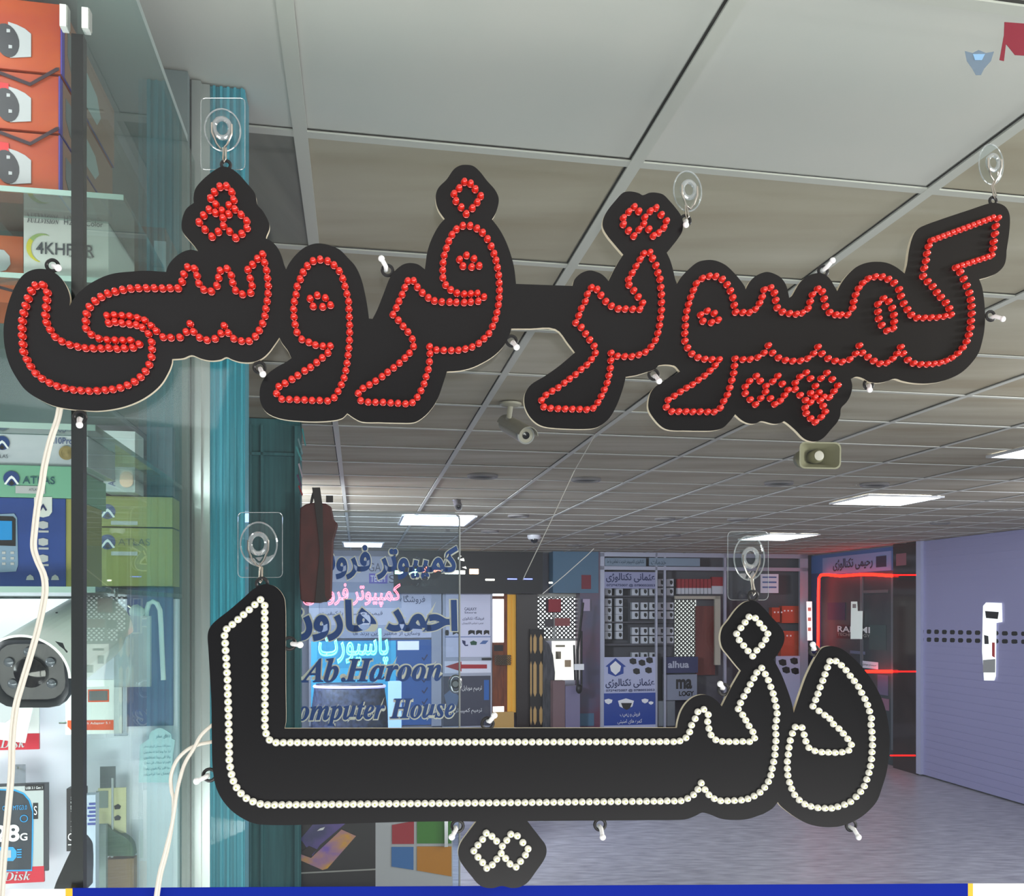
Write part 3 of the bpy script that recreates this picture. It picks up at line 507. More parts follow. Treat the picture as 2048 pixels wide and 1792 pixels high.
b0 = PZ(1021, 806, ZC); cctv(b0, Vector((b0.x-.005, b0.y-.01, P(1010, 838, 4.25).z)), P(1012, 848, 4.30), P(1052, 871, 4.08), .034, 'beige bullet camera hanging from the ceiling under the gap in the red sign', beige)
b0 = PZ(913, 1000, ZC); cctv(b0, b0-ZZ*.05, P(914, 1006, 7.85), P(917, 1015, 7.68), .026, 'small dark bullet camera at the ceiling over the corner of the glass door', M('cctv_grey', (96, 92, 100), .5))
dc = PZ(1068, 1070, ZC); t = thing('dome_camera', 'white dome camera with dark eye on the far ceiling', 'camera', dc)
MB().lathe([(.075, 0), (.075, -.03), (.06, -.05)], dc, ZZ, 20).build('housing', M('cctv_white', (214, 214, 220), .4), t, smooth=True); MB().ball(dc-ZZ*.05-UU*.02, .045, 16).build('dome', lens_b, t, smooth=True)
# horn loudspeaker
hc = P(1640, 911, 4.75); t = thing('horn_loudspeaker', 'olive beige horn loudspeaker under the lowest tip of the red sign', 'loudspeaker', hc)
horn_m = M('horn_olive', (150, 146, 118), .5); hx = Vector((1, .12, 0)).normalized(); hn = Vector((.12, -1, -.05)).normalized(); hz = hx.cross(hn)*-1
if hz.z < 0: hz = -hz
def rrect(c, w, h, rr): 
    o = []
    for (sx, sy, a0) in ((1,-1,-90), (1,1,0), (-1,1,90), (-1,-1,180)):
        for q in range(4): a = math.radians(a0+q*30); o.append(c+hx*(sx*(w/2-rr)+rr*math.cos(a))+hz*(sy*(h/2-rr)+rr*math.sin(a)))
    return o
hb = MB(); loops = [rrect(hc-hn*.15, .05, .05, .02), rrect(hc-hn*.10, .075, .06, .02), rrect(hc-hn*.04, .13, .085, .022), rrect(hc, .185, .112, .024), rrect(hc+hn*.004, .196, .122, .026), rrect(hc+hn*.004, .182, .108, .022), rrect(hc-hn*.04, .122, .078, .02), rrect(hc-hn*.10, .06, .05, .02)]
n0 = 0
for L in loops: hb.v += L
for i in range(len(loops)-1):
    for j in range(16): j2 = (j+1) % 16; hb.f.append((i*16+j, i*16+j2, (i+1)*16+j2, (i+1)*16+j)); hb.m.append(0)
hb.f.append(tuple(range(15, -1, -1))); hb.m.append(0); hb.f.append(tuple(range(112, 128))); hb.m.append(0)
hb.build('horn', horn_m, t, smooth=True)
MB().lathe([(.03, 0), (.03, .07), (.02, .085), (1e-4, .088)], hc-hn*.10, hn, 20).build('driver', horn_m, t, smooth=True)
MB().lathe([(.022, 0), (.022, .004), (.016, .005)], hc-hn*.014, hn, 20).build('driver_cap', M('horn_cap', (206, 200, 186), .35), t, smooth=True)
MB().lathe([(.04, 0), (.045, .05), (.03, .06)], hc-hn*.20-hx*.02, hn, 20).build('magnet_housing', horn_m, t, smooth=True)
MB().tube([hc-hn*.12-hz*.0+ZZ*.03, hc-hn*.13+ZZ*.1, Vector((hc.x-.015, hc.y+.13, ZC))], .009, 8).build('bracket', horn_m, t, smooth=True)
# loose white cords hanging from the far ceiling
cord_m = M('pale_cord', (226, 222, 212), .6)
MB().tube([Vector((*PZ(1190, 870, ZC).xy, ZC)), P(1149, 941, 5.3), P(1100, 1046, 5.3), P(1051, 1148, 5.3), P(1046, 1160, 5.3)], .0022, 6).build('electric_cord', cord_m, label='thin white cord hanging down from the ceiling left of the blue tiled pillar', cat='cord', smooth=True)
MB().tube([P(1188, 1097, 14.2), P(1175, 1110, 14.2), P(1130, 1150, 14.2), P(1085, 1188, 14.2)], .006, 6).build('electric_cord', cord_m, label='thin white cord running down across the far blue tiled pillar', cat='cord', smooth=True)
# ================================================================= FAR WALLS
def sp(x, r): return sr(PR(x, 1100, r))[0]
def pw(name, x0, y0, x1, y1, mat, d=.03, th=.03, parent=None, r=RB, **kw):
    rf = r-d; xm = (x0+x1)/2; return MB().rbox(sp(x0, rf), sp(x1, rf), rf, rf+th, PR(xm, y1, rf).z, PR(xm, y0, rf).z).build(name, mat, parent, **kw)
def pt(s, x0, y0, x1, y1, mat, d=.04, parent=None, r=RB, **kw):
    rf = r-d; a = PR(x0, y1, rf); b = PR(x1, y1, rf); h = PR(x0, y0, rf).z-a.z; a = Vector((a.x, a.y, PR((x0+x1)/2, y1, rf).z)); w = Vector((b.x-a.x, b.y-a.y, 0)).length
    return text(s, a, VV, ZZ, w, h, mat, parent, **kw)
def at(name, label, cat, x, y, r, group=None): return thing(name, label, cat, PR(x, y, r), group)
def poly(pts, mat, name, parent=None, d=.04, th=.004, r=RB, **kw): return MB().prism([PR(x, y, r-d) for x, y in pts], UU*th).build(name, mat, parent, **kw)
white = M('poster_white', (228, 230, 246), .5); lilac = M('poster_lilac', (216, 218, 242), .5); blue = M('poster_blue', (40, 98, 176), .45); navy = M('print_navy', (28, 40, 92), .5)
alum = M('shop_frame', (168, 172, 190), .4, .3); black = M('print_black', (24, 22, 26), .5); dk = M('dark_fascia', (34, 32, 36), .5); ltxt = M('print_white', (236, 238, 242), .5)
# shop front at the far left, seen through the glass door
t = at('storefront', 'white shop front with Persian writing behind the glass door lettering', 'shop front', 740, 1450, RB)
pw('upper_board', 560, 1112, 790, 1200, M('board_pale', (176, 178, 200), .5), .05, .05, t)
b = pw('poster', 622, 1185, 866, 1276, lilac, .06, .02, t); pt(shape('فروشگاه'), 800, 1190, 850, 1208, navy, .064, b)
pt(shape('قیمت مناسب با کیفیت'), 640, 1222, 765, 1232, navy, .064, b, dense=6); pt(shape('وسایل از معتبر ترین برند ها'), 706, 1262, 840, 1272, navy, .064, b, dense=6)
b = pw('poster', 622, 1280, 866, 1452, blue, .06, .02, t)
for k in range(6): y = 1310+k*22; poly([(845,y+4),(848,y+8),(854,y-2),(856,y),(848,y+12),(843,y+6)], navy, 'tick', b, .062, .003)
pw('window_opening', 795, 1282, 838, 1300, M('bright_opening', (235, 238, 245), .5, emit=.6), .064, .004, b)
for x in (863, 618): pw('mullion', x, 1112, x+20, 1452, alum, .09, .08, t)
b = pw('logo_panel', 738, 1147, 775, 1167, M('violet_logo', (116, 104, 190), .5), .056, .004, t); pt('TECH', 741, 1151, 770, 1164, ltxt, .06, b); pt('GA', 737, 1126, 762, 1143, M('print_grey', (88, 90, 110), .5), .056, t); pt('S', 778, 1150, 790, 1166, M('print_grey', (88, 90, 110), .5), .056, t)
# black fascia with lit letters
t = at('shop_fascia', 'black fascia with small lit letters over the far door', 'fascia', 935, 1187, RB)
pw('board', 788, 1103, 1086, 1187, dk, .3, .19, t)
lit = lambda n, c, e=9: M(n, (255,255,255), .4, emit=e, ecol=c)
pt(shape('ع'), 913, 1112, 933, 1140, lit('lit_white', (255,250,240), 6), .304, t, bold=.05); pt('&', 818, 1138, 845, 1152, lit('lit_green', (170,255,200), 5), .304, t, bold=.03)
pt(shape('کمپیوتر'), 845, 1132, 888, 1146, lit('lit_red', (255,90,50), 6), .304, t, bold=.04)
for x0, x1, y0, y1, c, n in ((790,806,1141,1148,(215,255,225),'lit_green_white'), (890,930,1141,1148,(255,245,230),'lit_white'), (939,957,1138,1148,(255,210,170),'lit_orange')): pw('lit_bar', x0, y0, x1, y1, lit(n, c, 6), .305, .005, t)
for x0, x1 in ((1015,1034), (1047,1065)): pw('lit_bar', x0, 1157, x1, 1159, lit('lit_blue', (70,90,255), 4), .305, .005, t)
for x0, x1 in ((971,989), (1098,1116)): pw('lit_bar', x0, 1158 if x0 < 1000 else 1164, x1, 1161 if x0 < 1000 else 1167, lit('lit_white', (255,250,240), 6), .305, .005, t)
# white door with posters and the red arrow
t = at('poster_door', 'white framed door covered with posters and a red arrow sign', 'door', 937, 1450, RB)
pw('door_leaf', 885, 1170, 984, 1455, alum, .06, .06, t)
b = pw('upper_poster', 892, 1187, 981, 1314, lilac, .07, .01, t); pt('GALAXY', 929, 1215, 953, 1221, navy, .075, b); pt('Store', 929, 1223, 953, 1227, navy, .075, b)
pt(shape('فروشگاه تکنالوژی'), 925, 1233, 968, 1241, navy, .075, b, dense=6); pt(shape('عرضه اجناس الکترونیکی'), 924, 1244, 967, 1249, navy, .075, b, dense=6)
for k in range(6):
    x = 890+k*15.5; w = (8, 13, 6, 13, 12, 11)[k]
    if k != 2: poly(((x,1262),(x+w*.3,1260),(x+w,1261),(x+w,1270),(x+w*.6,1266),(x,1270)) if k != 0 else ((x+1,1260),(x+7,1260),(x+8,1266),(x+7,1271),(x+1,1271),(x,1266)), black, 'printed_gadget', b, .074, .003)
pw('divider', 890, 1273, 981, 1274.5, M('print_blue', (80,110,170), .5), .074, .003, b)
poly([(924,1280),(931,1282),(931,1290),(936,1289),(936,1292),(930,1292),(925,1286)], navy, 'printed_gadget', b, .074, .003); poly([(940,1284),(947,1281),(954,1284),(953,1290),(942,1290)], M('print_green', (30,80,60), .5), 'printed_gadget', b, .074, .003)
poly([(959,1288),(966,1281),(977,1281),(971,1288)], M('print_blue', (80,110,170), .5), 'printed_gadget', b, .074, .003)
b = pw('arrow_sign', 889, 1322, 982, 1346, white, .07, .01, t); poly([(890,1333),(923,1323),(923,1329),(974,1329),(974,1337),(923,1337),(923,1343)], M('arrow_red', (170, 26, 40), .5), 'red_arrow', b, .074, .003)
b = pw('lower_poster', 886, 1352, 981, 1452, M('poster_dark', (64, 66, 84), .5), .07, .01, t); pt(shape('ترمیم موبایل'), 924, 1371, 964, 1384, ltxt, .075, b, dense=6); pt(shape('ترمیم کمپیوتر'), 910, 1416, 964, 1428, ltxt, .075, b, dense=6); pw('blue_patch', 968, 1360, 978, 1400, blue, .074, .003, b)  # small plain blue patch at the poster's right edge
poly([(888,1390),(903,1378),(918,1392),(914,1412),(895,1416)], M('print_steel', (96,116,150), .5), 'printed_tools', b, .074, .003)
pw('handle', 964, 1316, 983, 1320, black, .1, .04, t)
# chrome dish hanging in front of the door
t = at('round_clock', 'round silver-rimmed disc hanging beside the edge of the glass door', 'disc', 911, 1395, 5.2)
c = PR(911, 1368, 5.2); MB().torus(c, UU, .034, .009, 28, 10, 0, .8, 1.15, ref=(0,0,1)).build('chrome_rim', M('chrome', (210,210,214), .15, 1), t, smooth=True); MB().lathe([(.016,0),(.016,.004)], c, UU, 20).build('hub', grey_ring, t); MB().torus(c, UU, .019, .004, 20, 8).build('inner_ring', black, t, smooth=True)
# opening with brown wooden door and yellow curtain
pw('back_room_window', 986, 1182, 1012, 1287, M('sunlit_pane', (255,255,255), .5, emit=2.2), .04, .02, label='bright sunlit pane above the brown door', cat='window')
t = at('wooden_door', 'brown wooden door with bright glass in the far opening', 'door', 1000, 1450, RB)
wd = M('brown_wood', (128, 62, 26), .5, noise=((92, 40, 18), 5, (6,6,1), .2))
pw('top_rail', 985, 1192, 1014, 1198, wd, .08, .04, t); pw('door_panel', 985, 1285, 1012, 1425, wd, .08, .04, t); pw('right_stile', 1008, 1182, 1015, 1450, wd, .09, .04, t); pw('dark_slot', 988, 1290, 1006, 1302, black, .085, .004, t)
lat = M('gate_lattice', (96, 88, 78), .5)
pw('bottom_glass', 986, 1413, 1008, 1424, M('sunlit_pane', (255,255,255), .5, emit=2.2), .086, .004, t)
cu = MB()
for k in range(5): rf = RB-.12-.02*(k % 2); cu.rbox(sp(1015+k*3.2, rf), sp(1015+(k+1)*3.2+.4, rf), rf, rf+.03, PR(1020, 1425, rf).z, PR(1020, 1189, rf).z)
cu.build('yellow_curtain', M('yellow_cloth', (222, 168, 62), .7, emit=.15), label='narrow golden yellow curtain beside the brown door', cat='curtain')
pw('step', 985, 1424, 1028, 1456, M('sandy_floor', (196, 156, 92), .6), .2, .04, label='sandy doorstep under the yellow curtain', cat='step')
def lattice(name, x0, y0, x1, y1, d, px, mat, parent=None, r=RB, rr=.006, **kw):
    b = MB(); rf = r-d; w = x1-x0; h = y1-y0; k = -h
    while k < w:
        for sgn in (1, -1):
            pts = []
            xa, ya, xb, yb = k, 0, k+h, h
            t0 = max(0, -xa/h); t1 = min(1, (w-xa)/h)
            if t1 > t0:
                q0 = (xa+t0*h, t0*h); q1 = (xa+t1*h, t1*h)
                if sgn < 0: q0 = (w-q0[0], q0[1]); q1 = (w-q1[0], q1[1])
                b.cyl(PR(x0+q0[0], y0+q0[1], rf), PR(x0+q1[0], y0+q1[1], rf), rr, nseg=4)
        k += px
    return b.build(name, mat, parent, **kw)
lattice('door_grille', 989, 1310, 1022, 1330, .17, 4.6, lat, r=RB, label='small diamond lattice across the middle of the brown door', cat='grille')
# dark door and folding gate
pw('dark_door', 1033, 1189, 1075, 1455, M('dark_brown_door', (40, 30, 32), .3), .16, .06, label='very dark brown door leaf right of the yellow curtain', cat='door')
t = at('folding_gate', 'folding metal gate with pale lozenge gaps beside the dark door', 'gate', 1073, 1450, RB)
pw('backing', 1060, 1258, 1088, 1455, M('gate_black', (26, 20, 22), .5), .24, .04, t)
gm = M('gate_gap', (196, 158, 100), .5)
for col, xx in enumerate((1062, 1070, 1082)):
    for (y0, y1) in ((1268,1308), (1322,1394), (1412,1450)):
        w = 1.6 if col == 0 else 3.2
        poly([(xx,y0),(xx+w,y0+8),(xx+w,y1-8),(xx,y1),(xx-w,y1-8),(xx-w,y0+8)], gm, 'slat_gap', t, .245, .004)
gc = M('grey_drape', (92, 92, 98), .8, noise=((60, 60, 66), 6, (5,5,1), .2))
poly([(1087,1278),(1098,1288),(1106,1310),(1110,1345),(1106,1455),(1086,1455)], gc, 'grey_cover', None, .32, .05, label='grey cloth cover hanging right of the folding gate', cat='cloth')
# barred window with the bright room
t = at('barred_window', 'bright window behind diamond bars with shelves of boxes below', 'window', 1118, 1360, RB)
pw('pane', 1074, 1190, 1166, 1282, M('daylit_pane', (250, 250, 255), .5, emit=1.1), .03, .02, t); lattice('diamond_bars', 1074, 1194, 1165, 1280, .06, 8.5, M('bar_dark', (50, 46, 50), .5), t, rr=.009)
pw('lintel', 1073, 1186, 1166, 1194, M('pale_lintel', (170, 168, 160), .5), .08, .06, t); pw('transom', 1073, 1277, 1160, 1282, grey_ring, .08, .06, t); pw('mullion', 1107, 1194, 1111, 1278, grey_ring, .08, .06, t)
pw('bright_counter_view', 1104, 1282, 1166, 1360, M('daylit_room', (255, 252, 246), .5, emit=1.0), .03, .02, t)
for x0, y0, x1, y1, c in ((1092,1200,1120,1225,(70,40,52)), (1090,1238,1107,1254,(78,72,76)), (1110,1236,1140,1252,(150,84,84)), (1112,1290,1130,1294,(150,140,120)), (1130,1320,1142,1334,(186,160,130)), (1112,1303,1122,1318,(206,206,212))):
    pw('stock_box', x0, y0, x1, y1, M('stock%d' % x0, c, .6), .1, .03, t)
pw('red_box', 1097, 1198, 1122, 1224, M('red_pack', (150, 26, 44), .5), .16, .02, label='red box standing at the barred window', cat='box')
pw('stacked_carton', 1106, 1362, 1130, 1456, M('carton_mauve', (120, 96, 100),   .8), .64, .2, label='brownish carton at the foot of the pillar, left one', cat='carton'); pw('stacked_carton', 1131, 1372, 1160, 1456, M('carton_blue', (122, 116, 146),   .8), .66, .2, label='bluish grey carton at the foot of the pillar, right one', cat='carton')
pw('notice_board', 1166, 1198, 1180, 1222, M('pinkish', (176, 160, 188), .5), .42, .02, label='small pale square switch plate on the pillar', cat='plate')
# coat hooks / umbrella
t = at('hanging_umbrella', 'folded dark umbrella hanging against the pillar', 'umbrella', 1157, 1390, 14.4)
MB().tube([PR(1166, 1205, 14.4), PR(1160, 1260, 14.4), PR(1155, 1300, 14.4), PR(1155, 1378, 14.4)], .018, 8).build('shaft', black, t, smooth=True)
MB().tube([PR(1163, 1262, 14.4), PR(1163, 1375, 14.4)], .014, 8).build('rib', black, t, smooth=True); MB().tube([PR(1148, 1290, 14.4), PR(1150, 1360, 14.4)], .014, 8).build('rib', black, t, smooth=True)
MB().ball(PR(1158, 1378, 14.4), .045, 12, sz=1.5).build('canopy_tip', black, t, smooth=True); pw('strap', 1149, 1328, 1168, 1340, ltxt, .05, .02, t, r=14.4)
# pillar between the shops
t = at('tiled_pillar', 'blue topped pillar with blurred red and dark tones between the shops', 'pillar', 1180, 1456, RB)
pw('shaft', 1160, 1103, 1200, 1456, M('pillar_dusky', (74, 70, 100), .35, noise=((96, 52, 74), 1.6, (1,1,1), .12)), .36, .36, t); pw('blue_tiles', 1106, 1103, 1197, 1186, M('blue_tile', (66, 104, 132), .4), .37, .35, t); pw('lower_tile', 1140, 1427, 1188, 1452, M('blue_tile', (66, 104, 132), .4), .365, .02, t)  # shaft colour varies between dusky blue and dull red
pw('red_sign', 1163, 1150, 1182, 1178, M('red_banner', (120, 30, 50), .5), .376, .004, t)
# middle shop with glazed front
t = at('glazed_storefront', 'glazed shop front with pale aluminium frame and Persian signs', 'shop front', 1410, 1456, RB)
ins = M('shop_inside', (84, 84, 92), .7); pw('interior_back', 1200, 1106, 1616, 1456, ins, .02, .02, t)
for x0, x1 in ((1200,1209), (1311,1315), (1328,1332), (1448,1453), (1600,1616)): pw('mullion', x0, 1106, x1, 1456, alum, .34, .05, t)
pw('head_rail', 1200, 1106, 1616, 1115, alum, .34, .05, t); pw('transom', 1200, 1134, 1616, 1141, alum, .34, .05, t)
pw('counter', 1350, 1192, 1440, 1198, M('cream_rail', (176, 172, 158), .5), .3, .05, t); pw('door_post', 1430, 1192, 1441, 1330, M('cream_rail', (176, 172, 158), .5), .3, .05, t)
b = pw('name_strip', 1210, 1116, 1292, 1132, M('strip_teal', (128, 148, 168), .5), .345, .01, t); pt(shape('تکنالوژی کامپیوتر انترنت تماس با ما'), 1214, 1119, 1288, 1129, M('print_teal', (36,66,84), .5), .35, b, dense=6)
b = pw('name_strip', 1298, 1116, 1400, 1132, M('strip_teal', (128, 148, 168), .5), .345, .01, t); pt(shape('خدمات'), 1302, 1119, 1332, 1129, M('print_teal', (36,66,84), .5), .35, b, dense=6)
b = pw('name_poster', 1209, 1144, 1311, 1177, M('poster_grey_blue', (150, 154, 190), .5), .345, .01, t); pt(shape('عثمانی تکنالوژی'), 1212, 1146, 1310, 1165, navy, .35, b, bold=.02); pt('0729475007 @ 0780052053', 1213, 1168, 1310, 1174, navy, .35, b, bold=.02)
b = pw('service_poster', 1208, 1314, 1311, 1456, M('poster_pale_blue', (178, 184, 216), .5), .345, .01, t)
hb_ = M('house_blue', (24, 62, 150), .5)
poly([(1211,1333),(1231,1316),(1252,1333),(1247,1334),(1247,1347),(1231,1353),(1216,1347),(1216,1334)], hb_, 'house_emblem', b, .349, .003); poly([(1231,1322),(1242,1332),(1240,1342),(1231,1350),(1222,1342),(1220,1332)], ltxt, 'emblem_shield', b, .353, .002)
for x, y in ((1265,1322),(1283,1325),(1298,1320),(1272,1342),(1296,1340)): poly([(x-6,y-3),(x,y-6),(x+7,y-4),(x+8,y+5),(x+1,y+7),(x-5,y+4)], black, 'printed_camera', b, .349, .003)
pt(shape('عثمانی تکنالوژی'), 1211, 1357, 1309, 1376, navy, .35, b, bold=.02); pt('0729475007 @ 0780052053', 1212, 1378, 1309, 1384, navy, .35, b, bold=.02)
bp_ = pw('blue_lower_field', 1208, 1386, 1311, 1450, hb_, .35, .004, b)
for x, y, w in ((1217,1403,8), (1252,1408,16), (1290,1402,7), (1302,1406,5)): poly([(x-w,y-w*.4),(x,y-w*.7),(x+w,y-w*.4),(x+w*.8,y+w*.3),(x,y+w*.7),(x-w*.8,y+w*.3)], ltxt, 'printed_dome_camera', b, .353, .002)
poly([(1242,1406),(1264,1406),(1260,1416),(1253,1420),(1246,1416)], black, 'printed_dome', b, .357, .002); pt(shape('کمره های امنیتی'), 1235, 1438, 1284, 1448, ltxt, .356, b, dense=6); pt(shape('فروش و نصب'), 1240, 1424, 1280, 1434, ltxt, .356, b, dense=6)
wb = M('pack_white', (196, 202, 212), .5)
ROWN = ('top', 'second', 'third', 'fourth', 'fifth', 'sixth')
def bl_(x, y, cols, rows, bay): return 'white boxed camera on glazed shop %s shelves, %s row, %s box' % (bay, ROWN[rows.index(y)], ('left', 'middle', 'right')[cols.index(x)] if len(cols) == 3 else ('left', 'right')[cols.index(x)])
def mk_box(x, y, lab):
    o = at('camera_box', lab, 'box', x+7, y+15, RB-.2, 'boxed cameras on the glazed shop shelves')
    pw('carton', x, y, x+13.5, y+15, wb, .2, .1, o); poly([(x+6,y+3),(x+11,y+3),(x+12,y+8),(x+9,y+12),(x+6,y+9)], black, 'lens_print', o, .204, .002); return o
first = None
spots = []
for cols, rows, bay in (((1210, 1232), (1176.5, 1197, 1213.5, 1229, 1247, 1263), 'left bay'), ((1264, 1282, 1299), (1176, 1205, 1223, 1255, 1272.5, 1305), 'middle bay'), ((1316, 1334), (1158, 1176, 1205, 1223, 1255, 1272.5), 'right bay')):
    spots += [(x, y, bl_(x, y, cols, rows, bay)) for x in cols for y in rows]
for x, y, lab in spots:
    if first is None: first = mk_box(x, y, lab); c0 = PR(x, y, RB-.2)
    else:
        d = first.copy(); COL.objects.link(d); d['label'] = lab; d.location = first.location + (PR(x, y, RB-.2)-c0)
        for chd in first.children: e = chd.copy(); COL.objects.link(e); e.parent = d
t = at('shelf', 'grey shelf board carrying the boxed cameras, lower', 'shelf', 1260, 1296, RB); pw('board', 1209, 1287, 1347, 1291, ins, .22, .18, t)
pw('shelf', 1209, 1243, 1347, 1246, ins, .22, .18, label='grey shelf board carrying the boxed cameras, middle', cat='shelf'); pw('shelf', 1209, 1191, 1347, 1194, ins, .22, .18, label='grey shelf board carrying the boxed cameras, upper', cat='shelf')
rd = M('pack_red', (150, 34, 44), .5)
for k in range(9):
    x = 1355+k*7.6; o = at('bottle_pack', 'small red pack above the glazed shop door, %s in the row' % ('leftmost','second from the left','third from the left','fourth from the left','middle one','fourth from the right','third from the right','second from the right','rightmost')[k], 'box', x+3, 1188, RB-.2, 'red packs above the glazed shop door')
    pw('carton', x, 1158, x+6.6, 1176, rd, .2, .08, o); pw('label', x, 1176, x+6.6, 1188, wb, .2, .08, o)
t = at('stacked_pack', 'red and white striped pack beside the row of red packs', 'box', 1436, 1188, RB-.2); pw('carton', 1424, 1154, 1448, 1172, rd, .2, .08, t); pw('label', 1424, 1172, 1448, 1188, wb, .2, .08, t)
t = at('daylit_doorway', 'bright doorway closed by diamond bars inside the glazed shop', 'doorway', 1375, 1345, RB); pw('daylight', 1350, 1200, 1392, 1342, M('daylit_pane2', (240, 244, 240), .5, emit=.75), .03, .02, t); lattice('diamond_bars', 1350, 1200, 1391, 1342, .05, 8, M('bar_dark', (70, 66, 70), .5), t, rr=.009)
pw('red_curtain', 1392, 1212, 1430, 1350, M('dusky_red_cloth', (120, 62, 56), .7, noise=((96, 46, 44), 3, (4,4,.5), .2)), .12, .05, label='dusky red panel right of the barred doorway', cat='curtain')
t = at('parcel_carton', 'dark blue carton with italic lettering, upper one by the shop door', 'carton', 1370, 1346, RB); pw('carton', 1332, 1314, 1396, 1346, M('carton_navy', (44, 48, 92), .5), .3, .2, t); pt('alhua', 1336, 1322, 1378, 1336, M('print_pale', (170,176,196), .5), .304, t, bold=.03)
t = at('parcel_carton', 'pale carton lettered LOGY below the dark blue one', 'carton', 1370, 1400, RB); pw('carton', 1332, 1349, 1394, 1400, M('carton_pale', (128, 136, 156), .5), .3, .2, t); pt('ma', 1352, 1358, 1384, 1378, black, .304, t, bold=.04); pt('LOGY', 1358, 1382, 1388, 1392, black, .304, t, bold=.04)
pw('display_case', 1316, 1402, 1350, 1452, M('case_grey', (110, 116, 124), .4), .3, .2, label='low grey glass case at the bottom of the shop door', cat='case')
orr = M('pack_orange', (176, 66, 34), .5)
for k, (x0, y0, x1, y1, nm) in enumerate(((1544,1215,1560,1244,'upper left'), (1564,1212,1598,1246,'upper right'), (1562,1262,1598,1312,'lower'))):
    o = at('orange_pack', 'orange pack with white dots in the glazed shop, %s of three' % nm, 'box', (x0+x1)/2, y1, RB); pw('carton', x0, y0, x1, y1, orr, .2, .12, o)
    for q in range(3): pw('white_mark', x0+4+q*7, y0+8, x0+7+q*7, y0+11, ltxt, .204, .002, o)
t = at('paper_notice', 'white printed sheet on the glazed shop front right of the hook', 'notice', 1538, 1186, RB); pw('sheet', 1521, 1148, 1557, 1186, white, .35, .004, t)
for k in range(3): pt('aassss', 1525, 1152+k*10, 1552, 1157+k*10, M('print_blue', (80,110,170), .5), .356, t, dense=6) if False else pw('text_line', 1525, 1153+k*10, 1553, 1156+k*10, M('print_blue', (80,110,170), .5), .356, .002, t)
t = at('camera_poster', 'pale poster with four dark cameras low in the glazed shop', 'poster', 1578, 1400, RB); pw('sheet', 1552, 1312, 1600, 1452, M('poster_pale_blue', (178, 184, 216), .5), .345, .01, t)
for x, y in ((1565,1325),(1588,1322),(1572,1340),(1590,1342)): poly([(x-8,y-4),(x,y-7),(x+7,y-5),(x+8,y+5),(x+1,y+7),(x-6,y+4)], black, 'printed_camera', t, .349, .003)
# ---------------------------------------------------------------- right side: phone shop, stone pillar, roller shutter
def rp(x, s): return sr(PS(x, 1100, s))[1]
def qw(name, x0, y0, x1, y1, mat, d=.03, th=.03, parent=None, s=SW, **kw):
    sf = s-d; xm = (x0+x1)/2; return MB().rbox(sf, sf+th, rp(x1, sf), rp(x0, sf), PS(xm, y1, sf).z, PS(xm, y0, sf).z).build(name, mat, parent, **kw)
def qt(st_, x0, y0, x1, y1, mat, d=.04, parent=None, s=SW, **kw):
    sf = s-d; a = PS(x0, y1, sf); b = PS(x1, y1, sf); xm = (x0+x1)/2; z0 = PS(xm, y1, sf).z; h = PS(xm, y0, sf).z-z0
    return text(st_, Vector((a.x, a.y, z0)), -UU, ZZ, abs(sr(a)[1]-sr(b)[1]), h, mat, parent, **kw)
t = thing('phone_storefront', 'dark shop window with blue Persian sign and RAHIMI lettering', 'shop front', PS(1700, 1500, SW))
qw('fascia', 1622, 1103, 1786, 1147, M('fascia_blue', (62, 104, 168), .5), .04, .04, t); b = qw('sign_board', 1645, 1109, 1782, 1145, M('sign_pale', (122, 150, 200), .5), .06, .02, t); qt(shape('رحیمی تکنالوژی'), 1666, 1115, 1745, 1140, M('print_deep', (30, 34, 70), .5), .066, b, bold=.02); qw('emblem', 1752, 1112, 1772, 1134, M('print_deep', (30, 34, 70), .5), .066, .004, b)
qw('side_jamb', 1622, 1147, 1641, 1500, M('blue_jamb', (54, 60, 110), .5), .05, .05, t)
qw('window_pane', 1641, 1147, 1786, 1520, M('dark_shop_glass', (52, 60, 68), .55, noise=((74, 84, 88), .9, (1,1,.6), .1)), .04, .04, t)
for x, y0, y1 in ((1720,1147,1500), (1782,1147,1500)): qw('mullion', x, y0, x+4, y1, M('jamb_grey', (96, 104, 112), .4), .06, .03, t)
b = qw('name_decal', 1673, 1250, 1741, 1278, M('decal_black', (26, 28, 40), .4), .045, .004, t); qt('RAHIMI', 1675, 1253, 1740, 1265, ltxt, .05, b, bold=.02); qt('TECHNOLOGY', 1675, 1267, 1740, 1273, grey_ring, .05, b, bold=.01)
b = qw('name_notice', 1722, 1323, 1756, 1337, white, .05, .004, t); qt(shape('سیستم موبایل'), 1725, 1327, 1752, 1333, black, .056, b, dense=6)
for x0, y0, x1, y1, c in ((1655,1205,1690,1240,(44,50,84)), (1725,1180,1776,1186,(90,98,104)), (1738,1250,1772,1300,(64,84,86)), (1700,1302,1730,1308,(104,112,140)), (1755,1350,1776,1390,(96,96,128)), (1760,1397,1778,1420,(132,100,124))): qw('shelf_stock', x0, y0, x1, y1, M('st%d' % x0, c, .6), .048, .004, t)
qw('stone_pillar', 1786, 1083, 1834, 1548, M('dark_granite', (38, 30, 34), .10, noise=((54, 42, 44), 3, (1,1,1), .2)), .12, .12, label='glossy dark brown granite pillar left of the roller shutter', cat='pillar')
qw('pillar_poster', 1792, 1107, 1812, 1131, M('poster_rosy', (136, 84, 96), .5), .125, .004, label='small rose and white poster high on the granite pillar', cat='poster')
rope = M('red_rope_light', (255, 60, 40), .4, emit=7, ecol=(255, 22, 10)); 
def rope_light(pts, rr, label, s=SW-.16):
    MB().tube([PS(x, y, s) for x, y in pts], rr, 8).build('rope_light', rope, smooth=True, label=label, cat='rope light')
